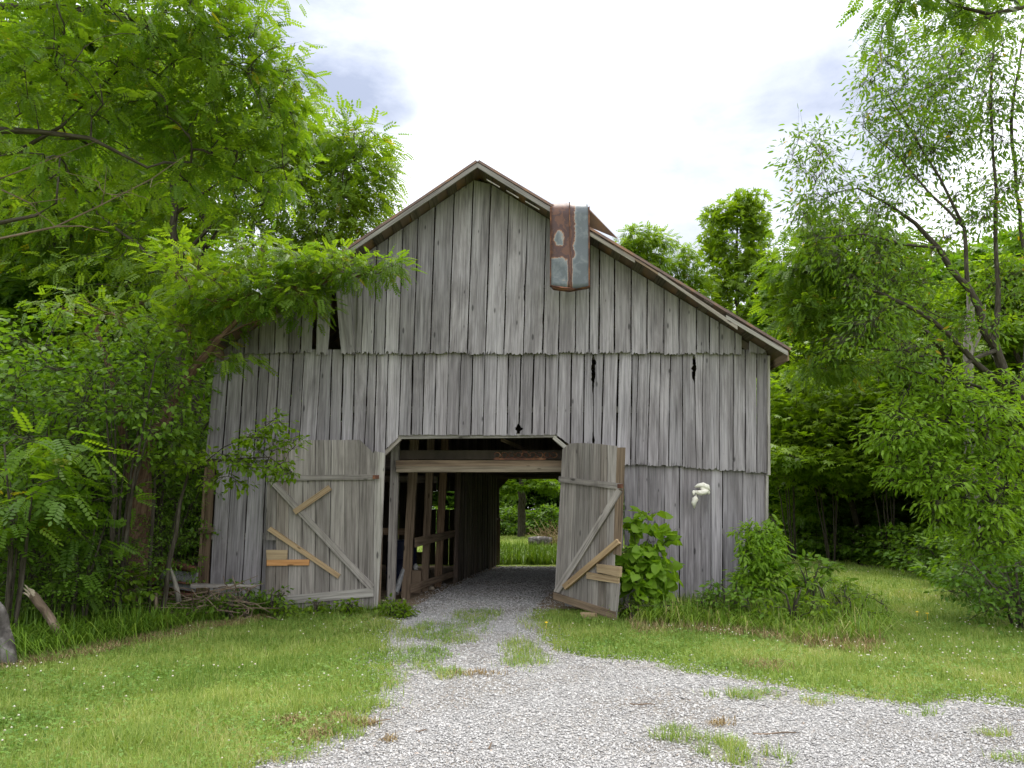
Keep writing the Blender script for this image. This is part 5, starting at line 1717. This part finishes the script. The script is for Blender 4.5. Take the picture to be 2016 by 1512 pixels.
for (px, Y, h, w) in [(1560, 25.5, 1.3, 1.2), (1650, 23.5, 1.0, 1.2), (1700, 22.5, 1.0, 1.1), (1750, 21.5, 1.0, 1.1), (1800, 19.8, 1.1, 1.1), (1850, 17.5, 1.0, 1.0), (1900, 15.5, 1.0, .9), (1940, 13.5, .9, .8), (1985, 12.2, 1.1, .8), (1620, 26.5, 2.2, 1.4), (1730, 25.5, 1.6, 1.4), (1830, 23, 1.8, 1.4), (1920, 20, 2.2, 1.4), (1990, 17, 2.4, 1.4), (1590, 28, 2.6, 1.5)]:
    x = ray(px, 1000)[0] / ray(px, 1000)[1] * Y
    copy_tree(s2, (x, Y, 0), R.uniform(0, 6.28), (w / 1.1, w / 1.1, h / 1.2))
GB = 'undergrowth shrubs at the foot of the far woods'
for (px, Y, h, w) in [(930, 45, 1.5, 1.6), (985, 44, 1.6, 1.6), (1040, 46, 1.4, 1.6), (1100, 45, 1.7, 1.7), (1150, 46, 1.6, 1.7), (860, 46, 1.6, 1.6), (1005, 48, 2.4, 1.8), (1075, 49, 2.4, 1.8), (1130, 50, 2.6, 1.8)]:
    x = ray(px, 1000)[0] / ray(px, 1000)[1] * Y
    copy_tree(s2, (x, Y, 0), R.uniform(0, 6.28), (w / 1.1, w / 1.1, h / 1.2), 'shrub at the foot of the far woods seen through the barn', GB)
# the trunk framed by the back doorway, other slim trunks in the right woods
limbs = [[gr(1026, 42, .24), PR(1027, 1000, 42, .22), PR(1028, 900, 42, .19), PR(1030, 700, 42, .12)]]
tree('grey_trunked_tree', 'straight grey-trunked tree framed by the barn\'s back doorway', 'tree', limbs, lb((1030, 900, 42, 60, 26, 1.6, 30), (1000, 960, 41, 30, 14, 1, 10), (1075, 950, 41, 40, 18, 1, 14), (1030, 800, 42, 90, 60, 2.6, 40)), 46, PALM, 'bright', nleaf=18, rs=.6, size=.3, twig=False, tintbias=-.1)
GT = 'slim bare trunks in the shade of the right woods'
for i, (px, Y, r) in enumerate([(1755, 26, .10), (1805, 22, .05), (1830, 21, .05), (1620, 27, .05), (1660, 29, .06), (1560, 30, .07)]):
    limbs = [[gr(px, Y, r), (*P(px + 4, 900, Y), r * .9), (*P(px - 3, 780, Y), r * .7), (*P(px + 5, 640, Y), r * .4)]]
    NP, par_, rad_, _t = grow(limbs, lb((px, 700, Y, 30, 40, .4, 4)), np.random.default_rng(60 + i), tip=.008)
    o = wood_mesh(NP - NP[0], par_, rad_, 'slim_trunk', M['bark'], None); o.location = NP[0]
    tag(o, 'slim bare trunk in the shade of the woods right of the barn', 'tree trunk', GT)

# plants at the foot of the barn
limbs = [[gr(1256, 11.35, .035), PR(1256, 1140, 11.35, .03), PR(1254, 1100, 11.35, .02)]]
for (ax, ay, bx_, by_) in ((1250, 1060, 1245, 1000), (1275, 1060, 1285, 1010), (1300, 1080, 1330, 1040), (1240, 1080, 1230, 1050), (1280, 1110, 1335, 1130)):
    limbs.append([PR(1255, 1120, 11.35, .009), PR(ax, ay, 11.35, .006), PR(bx_, by_, 11.4, .003)])
tree('redbud_shrub', 'heart-leaved shrub growing against the wall beside the half open door', 'shrub', limbs, lb((1262, 1090, 11.3, 40, 28, .22, 26), (1255, 1130, 11.25, 34, 28, .22, 24), (1295, 1120, 11.3, 36, 32, .2, 20), (1290, 1065, 11.4, 30, 24, .15, 12), (1250, 1045, 11.4, 20, 22, .12, 7), (1262, 1160, 11.2, 40, 18, .2, 16), (1280, 1020, 11.45, 24, 14, .1, 5)), 71, HEART, 'ash', nleaf=5, rs=.14, size=.145, droop=.45, upn=.6, tip=.003, tintbias=.25)
limbs = [[gr(1500, 11.3, .02), PR(1500, 1120, 11.3, .018), PR(1505, 1050, 11.4, .010), PR(1515, 1010, 11.4, .005)],
         [gr(1480, 11.3, .02), PR(1475, 1120, 11.3, .016), PR(1470, 1060, 11.4, .008)], [gr(1520, 11.3, .02), PR(1530, 1110, 11.3, .016), PR(1535, 1050, 11.4, .008)]]
tree('leafy_bush', 'dense bush with pointed drooping leaves growing over the barn\'s right corner', 'shrub', limbs, lb((1500, 1062, 11.3, 40, 22, .25, 46), (1500, 1100, 11.2, 46, 28, .3, 60), (1505, 1140, 11.15, 48, 28, .3, 54), (1460, 1130, 11.2, 20, 26, .2, 14), (1530, 1060, 11.35, 18, 24, .15, 14), (1515, 1022, 11.4, 10, 14, .1, 4), (1470, 1050, 11.35, 22, 16, .15, 10), (1500, 1165, 11.1, 50, 18, .3, 30)), 72, LANCE, 'ash', nleaf=15, rs=.14, size=.105, droop=.6, flat=.7, tip=.003, tintbias=.15)
WD = 'weedy bushes in the long grass along the right wall'
for i, (px, Y, h, w, mt_, sz, n) in enumerate([(1590, 11.0, .62, .36, 'shrub', .13, 34), (1620, 10.4, .45, .35, 'bright', .08, 34), (1420, 10.9, .42, .34, 'shrub', .085, 30), (1385, 10.9, .32, .28, 'shrub', .08, 22), (1545, 10.2, .42, .38, 'bright', .075, 34), (1670, 10.2, .36, .34, 'bright', .07, 26), (1470, 10.5, .36, .3, 'shrub', .08, 24), (1245, 10.9, .28, .26, 'bright', .06, 22), (1300, 10.9, .25, .3, 'shrub', .06, 22)]):
    h, w = h * 1.35, w * 1.2
    bush('weed_bush', ['broad-leaved weed clump just right of the corner bush', 'bright green weed clump right of the broad-leaved weeds', 'dark weed clump at the left foot of the corner bush', 'small dark weed clump against the wall boards', 'yellow-green weeds in front of the corner bush', 'yellow-green weed clump at the right end of the long grass', 'dark weeds below the corner bush', 'low weeds at the foot of the half open door', 'low weeds under the heart-leaved shrub'][i], 'weeds', px, Y, h * (1.15 if px > 1530 else 1), w, 80 + i, [OVA, LANCE][i % 2], mt_, stems=4, n=n, nleaf=9, rs=.12, size=sz, lift=.0)
for i, (px, Y, h, w) in enumerate([(545, 11.4, .45, .25), (490, 11.2, .55, .32), (460, 10.9, .40, .3), (565, 11.2, .25, .16), (630, 11.5, .25, .14), (695, 11.5, .22, .14), (775, 11.4, .24, .16), (800, 11.3, .16, .12)]):
    bush('weed_bush', ['tall weed by the outer edge of the folded-back door', 'leafy weed clump below the brush pile', 'low leafy weeds left of the folded-back door', 'weed under the lower left corner of the folded-back door', 'weed under the middle of the folded-back door', 'weed under the hinge side of the folded-back door', 'toothed weed at the foot of the doorway jamb', 'small weed at the gravel edge by the doorway'][i], 'weeds', px, Y, h, w, 100 + i, OVA, 'shrub' if i < 3 else 'bright', stems=4, n=18, nleaf=8, rs=.11, size=.075, lift=.0)


# ================================================================ GRASS, CLOVER, GRAVEL
def blades(x, y, h, w, tint, bend=.5, seg2=False, z0=0.0):
    n = len(x)
    a = R.random(n) * 6.283
    d = np.stack([np.cos(a), np.sin(a)], 1)
    s = np.stack([-d[:, 1], d[:, 0], np.zeros(n)], 1)
    b = np.stack([x, y, np.full(n, z0)], 1)
    lean = bend * R.random(n)
    tip = b + np.stack([d[:, 0] * h * lean, d[:, 1] * h * lean, h * np.sqrt(np.clip(1 - .5 * lean ** 2, .3, 1))], 1)
    hw = (w / 2)[:, None]
    if not seg2:
        V = np.stack([b - s * hw, b + s * hw, tip], 1).reshape(-1, 3)
        Fc = np.arange(n * 3).reshape(-1, 3)
        return V, [Fc], np.repeat(tint, 3)
    mid = b + (tip - b) * .5 + np.array([0, 0, 1]) * (h * .16 * (lean + .2))[:, None]
    tip = tip - np.array([0, 0, 1]) * (h * .35 * lean)[:, None]
    V = np.stack([b - s * hw, b + s * hw, mid - s * hw * .9, mid + s * hw * .9, tip], 1).reshape(-1, 3)
    k = np.arange(n)[:, None] * 5
    return V, [k + np.array([0, 1, 3, 2]), k + np.array([2, 3, 4])], np.repeat(tint, 5)


def in_barn(x, y):
    return (x > XL - .1) & (x < XR + .1) & (y > YF - .05) & (y < YB + .1)


def lawn_ok(x, y):
    dr = in_drive(x, y)
    ok = (~dr) | patches(x, y) & (vnoise(x, y, 9, 4) > .28)
    return ok & ~in_barn(x, y) & ~pip(x, y, EDGE_L) & ~pip(x, y, EDGE_R)


x, y = lod(560000, 4.2, 48)
k = lawn_ok(x, y)
x, y = x[k], y[k]
nz = np.clip((vnoise(x, y, .9, 11) * .45 + vnoise(x, y, 2.6, 12) * .35 + vnoise(x, y, 7, 13) * .2 - .5) * 1.7 + .5, 0, 1)
far = np.clip((y - 6) / 20, 0, 1)
h = (.03 + .05 * R.random(len(x)) + .075 * vnoise(x, y, 3.3, 14) ** 2) * (1 + .4 * far)
wd = (.0035 + .003 * R.random(len(x))) * (1 + y * .09)
tint = np.clip(.02 + .62 * nz + .55 * (R.random(len(x)) - .4) + (R.random(len(x)) > .94) * .4, 0, 1)
V, Fc, T = blades(x, y, h, wd, tint, 1.45)
tag(np_obj('lawn_grass', V, Fc, M['grass'], tint=T), 'short mown lawn grass on both sides of the drive', 'grass', kind='stuff')

# clover leaves
x, y = lod(150000, 4.2, 22)
k = lawn_ok(x, y) & (vnoise(x, y, 1.6, 15) + .22 * R.normal(0, 1, len(x)) > .5)
x, y = x[k], y[k]
n = len(x)
tri = (np.array([v for a in (0, 120, 240) for v in [(0, 0, 0), (math.cos(math.radians(a)) * .6 - math.sin(math.radians(a)) * .5, math.sin(math.radians(a)) * .6 + math.cos(math.radians(a)) * .5, .12), (math.cos(math.radians(a)), math.sin(math.radians(a)), .05), (math.cos(math.radians(a)) * .6 + math.sin(math.radians(a)) * .5, math.sin(math.radians(a)) * .6 - math.cos(math.radians(a)) * .5, .12)]]), np.array([(0, 3, 2, 1), (4, 7, 6, 5), (8, 11, 10, 9)]))
pos = np.stack([x, y, .03 + .045 * R.random(n)], 1)
up = np.array([0, 0, 1.]) + R.normal(0, .3, (n, 3))
a = R.random(n) * 6.283
d = np.stack([np.cos(a), np.sin(a), R.normal(0, .2, n)], 1)
V, Fc, T = place(tri, pos, d, up, (.008 + .005 * R.random(n)) * (1 + y * .04), np.clip(R.random(n) * .7 + .3 * vnoise(x, y, 3, 4), 0, 1))
tag(np_obj('clover_patches', V, [Fc], M['clover'], tint=T), 'three-leaved clover growing through the lawn', 'clover', kind='stuff')

# clover flowers: small round heads
x, y = lod(9000, 4.4, 30)
dens = vnoise(x, y, .8, 17) * .7 + vnoise(x, y, 2.2, 18) * .3
k = lawn_ok(x, y) & (dens + .16 * R.normal(0, 1, len(x)) > np.where(x > 3.5, .56, .64)) & ~in_drive(x, y)
x, y = x[k], y[k]
n = len(x)
oc = np.array([(1, 0, 0), (.3, .95, 0), (-.8, .6, 0), (-.8, -.6, 0), (.3, -.95, 0), (0, 0, .8), (0, 0, -.6)])
of = np.array([(0, 1, 5), (1, 2, 5), (2, 3, 5), (3, 4, 5), (4, 0, 5), (1, 0, 6), (2, 1, 6), (3, 2, 6), (4, 3, 6), (0, 4, 6)])
pos = np.stack([x, y, .07 + .05 * R.random(n)], 1)
sz = (.0058 + .004 * R.random(n)) * (1 + .035 * y)
V = (pos[:, None, :] + sz[:, None, None] * oc[None]).reshape(-1, 3)
Fc = ((np.arange(n) * 7)[:, None, None] + of[None]).reshape(-1, 3)
tag(np_obj('clover_flowers', V, [Fc], M['flower'], tint=np.repeat(R.random(n), 7)), 'small white clover flower heads dotted over the lawn', 'flowers', kind='stuff')
for i, (px, py) in enumerate([(1806, 1218), (1826, 1221), (1075, 1240)]):
    mb = MB(); p = G(px, py)
    mb.tube([(0, 0, 0), (.004, 0, .09)], .003, 4, tint=.1)
    mb.tube([(.004, 0, .088), (.004, 0, .095), (.004, 0, .105)], [.006, .024, .012], 8)
    tag(mb.build('dandelion', M['yellow'], at=p), ['left one of two yellow dandelions on the right lawn', 'right one of two yellow dandelions on the right lawn', 'lone yellow dandelion at the grass corner near the half open door'][i], 'dandelion')

# long grass at the left edge and along the walls
def scatter(polys_px, n, hmul=1.0, test=None):
    poly = [G(*q)[:2] if len(q) == 2 else q[:2] for q in polys_px]
    P_ = np.array(poly)
    x = R.uniform(P_[:, 0].min(), P_[:, 0].max(), n); y = R.uniform(P_[:, 1].min(), P_[:, 1].max(), n)
    k = pip(x + (vnoise(x, y, 2, 3) - .5) * .3, y + (vnoise(x, y, 2, 5) - .5) * .4, poly)
    return x[k], y[k]


x, y = scatter([(-350, 1380), (0, 1308), (120, 1288), (250, 1262), (400, 1233), (530, 1212), (530, 1196), (380, 1196), (200, 1196), (0, 1200), (-350, 1215)], 30000)
h = (.22 + .30 * R.random(len(x))) * (.6 + .8 * vnoise(x, y, 1.2, 21))
V, Fc, T = blades(x, y, h, .009 + .006 * R.random(len(x)), np.clip(.75 * R.random(len(x)) + .2 * (R.random(len(x)) > .9), 0, 1), 1.9, True)
tag(np_obj('long_grass', V, Fc, M['tallgrass'], tint=T), 'long dark green grass along the left wood edge', 'long grass', kind='stuff')
x, y = scatter([(1225, 1222), (1320, 1240), (1480, 1250), (1620, 1270), (1720, 1272), (1725, 1230), (1690, 1180), (1600, 1160), (1520, 1180), (1225, 1196)], 24000)
h = (.2 + .30 * R.random(len(x))) * (.55 + .8 * vnoise(x, y, 1.6, 22)) * np.where(x > 4.1, 1.2, .9)
V, Fc, T = blades(x, y, h, .007 + .006 * R.random(len(x)), np.clip(.35 + .55 * R.random(len(x)) + .25 * (R.random(len(x)) > .8), 0, 1), 1.8, True)
tag(np_obj('long_grass', V, Fc, M['tallgrass'], tint=T), 'long yellow-green grass along the foot of the right wall', 'long grass', kind='stuff')
x, y = scatter([(520, 1218), (740, 1206), (800, 1206), (790, 1192), (520, 1200)], 2600)
h = (.08 + .14 * R.random(len(x)))
V, Fc, T = blades(x, y, h, .006 + .004 * R.random(len(x)), R.random(len(x)) * .9, .9, True)
tag(np_obj('long_grass', V, Fc, M['tallgrass'], tint=T), 'fringe of taller grass under the folded-back door', 'long grass', kind='stuff')
x, y = scatter([(960, 1112), (1160, 1112), (1180, 1095), (960, 1090)], 9000)
h = (.25 + .35 * R.random(len(x)))
V, Fc, T = blades(x, y, h, .018 + .012 * R.random(len(x)), np.clip(.3 + .6 * R.random(len(x)), 0, 1), 1.0, True)
tag(np_obj('long_grass', V, Fc, M['tallgrass'], tint=T), 'tall grass just outside the barn\'s back doorway', 'long grass', kind='stuff')
# straw-coloured grass: left mowing edge, right clump, thatch on the gravel
xs0, ys0 = scatter([(-200, 1370), (0, 1325), (130, 1300), (260, 1272), (400, 1246), (520, 1222), (520, 1210), (400, 1228), (250, 1256), (0, 1302), (-200, 1345)], 26000)
x1, y1 = scatter([(1240, 1245), (1480, 1262), (1730, 1290), (1730, 1250), (1480, 1222), (1240, 1225)], 5200)
x2, y2 = scatter([(1590, 1275), (1720, 1282), (1722, 1240), (1640, 1225), (1590, 1245)], 1100)
x3, y3 = scatter([(1440, 1225), (1540, 1235), (1540, 1180), (1450, 1185)], 1700)
px_ = []
for (cx_, cy_, sx, sy, n) in ((625, 1450, 30, 18, 350), (700, 1430, 40, 6, 240), (770, 1462, 14, 5, 40), (1420, 1430, 26, 5, 60), (1500, 1312, 50, 10, 420), (940, 1330, 60, 6, 120), (665, 1418, 26, 10, 200), (570, 1425, 30, 8, 200)):
    c = G(cx_, cy_)
    px_.append(np.stack([c[0] + R.normal(0, .5, n) * abs(G(cx_ + sx, cy_)[0] - c[0]), c[1] + R.normal(0, .5, n) * abs(G(cx_, cy_ - sy)[1] - c[1])], 1))
q = np.concatenate(px_)
x = np.concatenate([xs0, x1, x2, x3, q[:, 0]]); y = np.concatenate([ys0, y1, y2, y3, q[:, 1]])
hb = np.concatenate([np.full(len(xs0), .07), np.full(len(x1), .12), np.full(len(x2), .19), np.full(len(x3), .28), np.full(len(q), .06)])
h = hb * (.5 + R.random(len(x)))
V, Fc, T = blades(x, y, h, .005 + .004 * R.random(len(x)), R.random(len(x)), 1.6, True, .008)
tag(np_obj('dry_grass', V, Fc, M['dry'], tint=T), 'straw-coloured dry grass along the mown edges and on the gravel', 'dry grass', kind='stuff')

# leafy ground cover in the woods: fills the floor under the shrubs
def cover(name, poly, n, size, mat, label, hmax=.5):
    P_ = np.array(poly)
    x = R.uniform(P_[:, 0].min(), P_[:, 0].max(), n); y = R.uniform(P_[:, 1].min(), P_[:, 1].max(), n)
    k = pip(x, y, poly) & ~in_barn(x, y)
    x, y = x[k], y[k]
    n = len(x)
    hh = hmax * (.2 + .8 * vnoise(x, y, .9, 31)) * R.random(n) ** .7
    pos = np.stack([x, y, .02 + hh], 1)
    a = R.random(n) * 6.283
    d = np.stack([np.cos(a), np.sin(a), R.normal(-.2, .3, n)], 1)
    up = np.array([0, 0, 1.]) + R.normal(0, .4, (n, 3))
    V, Fc, T = place(OVA, pos, d, up, size * R.uniform(.6, 1.3, n), np.clip(R.random(n) * .8, 0, 1))
    tag(np_obj(name, V, [Fc], M[mat], tint=T), label, 'undergrowth', kind='stuff')


cover('undergrowth', [(-12, 9.4), (-5.5, 9.6), (-4.9, 12.2), (-5.1, 22), (-16, 22), (-16, 10)], 42000, .09, 'shrub', 'leafy undergrowth on the floor of the left woods', .55)
cover('undergrowth', [tuple(p) for p in EDGE_R[3:9]] + [(11, 30), (24, 30), (20, 12)], 52000, .12, 'shrub', 'leafy undergrowth along the floor of the right woods', .45)
cover('undergrowth', [(-10, 44), (12, 44), (14, 54), (-12, 54)], 22000, .25, 'shrub', 'leafy undergrowth at the foot of the far woods', 1.0)
# white blossom flecks in the right undergrowth
n = 160
c = np.array([P(1722, 1000, 22.3)[0], 22.3, .75])
pos = c + R.normal(0, 1, (n, 3)) * np.array([.28, .2, .2])
V = (pos[:, None, :] + (.014 + .01 * R.random(n))[:, None, None] * oc[None]).reshape(-1, 3)
Fc = ((np.arange(n) * 7)[:, None, None] + of[None]).reshape(-1, 3)
tag(np_obj('white_blossoms', V, [Fc], M['flower'], tint=np.repeat(R.random(n), 7)), 'tiny white blossoms in the undergrowth right of the barn', 'flowers', kind='stuff')

# gravel stones
x, y = lod(470000, 4.2, 21)
k = in_drive(x, y, .42, .16) & ~(in_barn(x, y) & (x < -2.4))
pt = patches(x, y)
k &= ~(pt & (R.random(len(x)) > .45))
x, y = x[k], y[k]
n = len(x)
ov = nrm(np.array([(1, .2, 0), (-.1, 1, .1), (-1, -.1, 0), (.1, -1, -.1), (.1, .1, 1), (0, 0, -1.)]))
of8 = np.array([(0, 1, 4), (1, 2, 4), (2, 3, 4), (3, 0, 4), (1, 0, 5), (2, 1, 5), (3, 2, 5), (0, 3, 5)])
sc = (.0046 + .0095 * R.random(n) ** 2.8) * (1 + .06 * (y - 5))
base = ov[None] * (1 + .35 * R.normal(0, 1, (n, 6, 1)))
base = base * np.stack([R.uniform(.8, 1.5, n), R.uniform(.6, 1.0, n), R.uniform(.35, .65, n)], 1)[:, None, :]
a = R.random(n) * 6.283
ca, sa = np.cos(a), np.sin(a)
bx2 = base[..., 0] * ca[:, None] - base[..., 1] * sa[:, None]
by2 = base[..., 0] * sa[:, None] + base[..., 1] * ca[:, None]
tl = R.normal(0, .25, (n, 2))
bz2 = base[..., 2] + bx2 * tl[:, :1] + by2 * tl[:, 1:]
V = np.stack([bx2, by2, bz2], -1) * sc[:, None, None] + np.stack([x, y, .012 + sc * .35 * R.random(n)], 1)[:, None, :]
Fc = ((np.arange(n) * 6)[:, None, None] + of8[None]).reshape(-1, 3)
tag(np_obj('gravel_stones', V.reshape(-1, 3), [Fc], M['pebble'], tint=np.repeat(R.random(n), 6)), 'loose pale grey gravel stones covering the drive', 'gravel', kind='stuff')
# fallen twigs on the gravel
for i, (px, py, l, an, lb_) in enumerate([(1265, 1392, .22, -.5, 'crooked brown twig on the gravel right of centre'), (830, 1445, .10, -.6, 'short curved brown twig on the gravel left of centre'), (735, 1428, .25, .25, 'long thin twig at the left edge of the gravel'), (1525, 1450, .3, -.2, 'long thin twig across the gravel at right'), (965, 1475, .06, 1.2, 'tiny curled brown leaf stalk low on the gravel')]):
    p = G(px, py); mb = MB()
    pts = [np.array([math.cos(an) * l * t, math.sin(an) * l * t + .02 * math.sin(5 * t), .022 + .008 * math.sin(3 * t)]) for t in np.linspace(-.5, .5, 7)]
    mb.tube(pts, np.linspace(.008, .004, 7), 5)
    tag(mb.build('twig', M['stick'], at=p), lb_, 'twig')

# ================================================================ LIGHT, SKY, CAMERA
SUN_EL, SUN_AZ = math.radians(66), math.radians(25)     # azimuth clockwise from +Y: high beyond the barn, behind thin cloud
w = bpy.data.worlds.new('World')
bpy.context.scene.world = w
w.use_nodes = True
nt = w.node_tree
nt.nodes.clear()
N = lambda t, **k: _node(nt, t, **k)
L = nt.links.new
sky = N('ShaderNodeTexSky', sky_type='NISHITA', sun_disc=False)
sky.sun_elevation = SUN_EL
sky.sun_rotation = SUN_AZ
sky.air_density = 1.0; sky.dust_density = 2.0
tc = N('ShaderNodeTexCoord')
mp = N('ShaderNodeMapping', i_Scale=(1, 1, 1.8))
L(tc.outputs['Generated'], mp.inputs['Vector'])
n1 = N('ShaderNodeTexNoise', i_Scale=4.2, i_Detail=9.0, i_Roughness=.58, i_Distortion=.25)
L(mp.outputs[0], n1.inputs['Vector'])
# darker grey-blue cloud bellies in a few parts of the sky
acc = None
for (px, py, rad, amt) in [(680, 110, 5.5, 1.1), (590, 30, 6.5, 1.05), (745, 180, 3.2, 1.0), (630, 200, 4.5, .95), (1560, 270, 6.0, .95), (1670, 230, 6, .95), (1400, 340, 7, .85), (1180, 330, 8, .72), (1260, 430, 9, .72), (300, 400, 20, .5), (1000, 380, 6, .6)]:
    d = nrm(ray(px, py))
    dt = N('ShaderNodeVectorMath', operation='DOT_PRODUCT')
    L(tc.outputs['Generated'], dt.inputs[0]); dt.inputs[1].default_value = tuple(d)
    mr = N('ShaderNodeMapRange', i_1=math.cos(math.radians(rad * 1.6)), i_2=math.cos(math.radians(rad * .15)), i_3=0.0, i_4=amt, interpolation_type='SMOOTHSTEP')
    L(dt.outputs['Value'], mr.inputs[0])
    if acc is None:
        acc = mr.outputs[0]
    else:
        m = N('ShaderNodeMath', operation='MAXIMUM'); L(acc, m.inputs[0]); L(mr.outputs[0], m.inputs[1]); acc = m.outputs[0]
nn = N('ShaderNodeMapRange', i_1=.34, i_2=.60, i_3=.68, i_4=1.08)
L(n1.outputs['Fac'], nn.inputs[0])
ml = N('ShaderNodeMath', operation='MULTIPLY', use_clamp=True)
L(acc, ml.inputs[0]); L(nn.outputs[0], ml.inputs[1])
cl = N('ShaderNodeMix', data_type='RGBA')
cl.inputs[6].default_value = (9.0, 9.1, 9.3, 1)
cl.inputs[7].default_value = (2.1, 2.35, 3.0, 1)
L(ml.outputs[0], cl.inputs[0])
mx = N('ShaderNodeMix', data_type='RGBA', i_0=.88)
L(sky.outputs[0], mx.inputs[6]); L(cl.outputs[2], mx.inputs[7])
# an overcast dome is brightest overhead
sz_ = N('ShaderNodeSeparateXYZ')
L(tc.outputs['Generated'], sz_.inputs[0])
dome = N('ShaderNodeMapRange', i_1=0.0, i_2=1.0, i_3=.50, i_4=1.2)
L(sz_.outputs[2], dome.inputs[0])
dm = N('ShaderNodeVectorMath', operation='SCALE')
L(mx.outputs[2], dm.inputs[0]); L(dome.outputs[0], dm.inputs['Scale'])
bg = N('ShaderNodeBackground', i_Strength=.115)
L(dm.outputs[0], bg.inputs['Color'])
L(bg.outputs[0], N('ShaderNodeOutputWorld').inputs[0])

sd = bpy.data.lights.new('sun', 'SUN')
sd.energy = 1.3
sd.angle = math.radians(22)
sd.color = (1, .95, .87)
so = bpy.data.objects.new('sun', sd)
C.objects.link(so)
sdir = Vector((math.sin(SUN_AZ) * math.cos(SUN_EL), math.cos(SUN_AZ) * math.cos(SUN_EL), math.sin(SUN_EL)))
so.rotation_euler = (-sdir).to_track_quat('-Z', 'Y').to_euler()
so.location = (0, -5, 20)

cd = bpy.data.cameras.new('camera')
cd.sensor_width = 36
cd.lens = 36 * F / 2016
cd.clip_end = 1000
cd.clip_start = .05
co = bpy.data.objects.new('camera', cd)
co.location = (0, 0, EYE)
co.rotation_euler = (math.pi / 2 + TH, 0, 0)
C.objects.link(co)
S = bpy.context.scene
S.camera = co
S.view_settings.view_transform = 'Standard'
S.view_settings.look = 'None'
S.view_settings.exposure = 1.4
S.view_settings.gamma = 1
cy = S.cycles
cy.max_bounces = 6; cy.diffuse_bounces = 3; cy.glossy_bounces = 2; cy.transmission_bounces = 4; cy.transparent_max_bounces = 4
cy.caustics_reflective = cy.caustics_refractive = False
cy.use_denoising = True
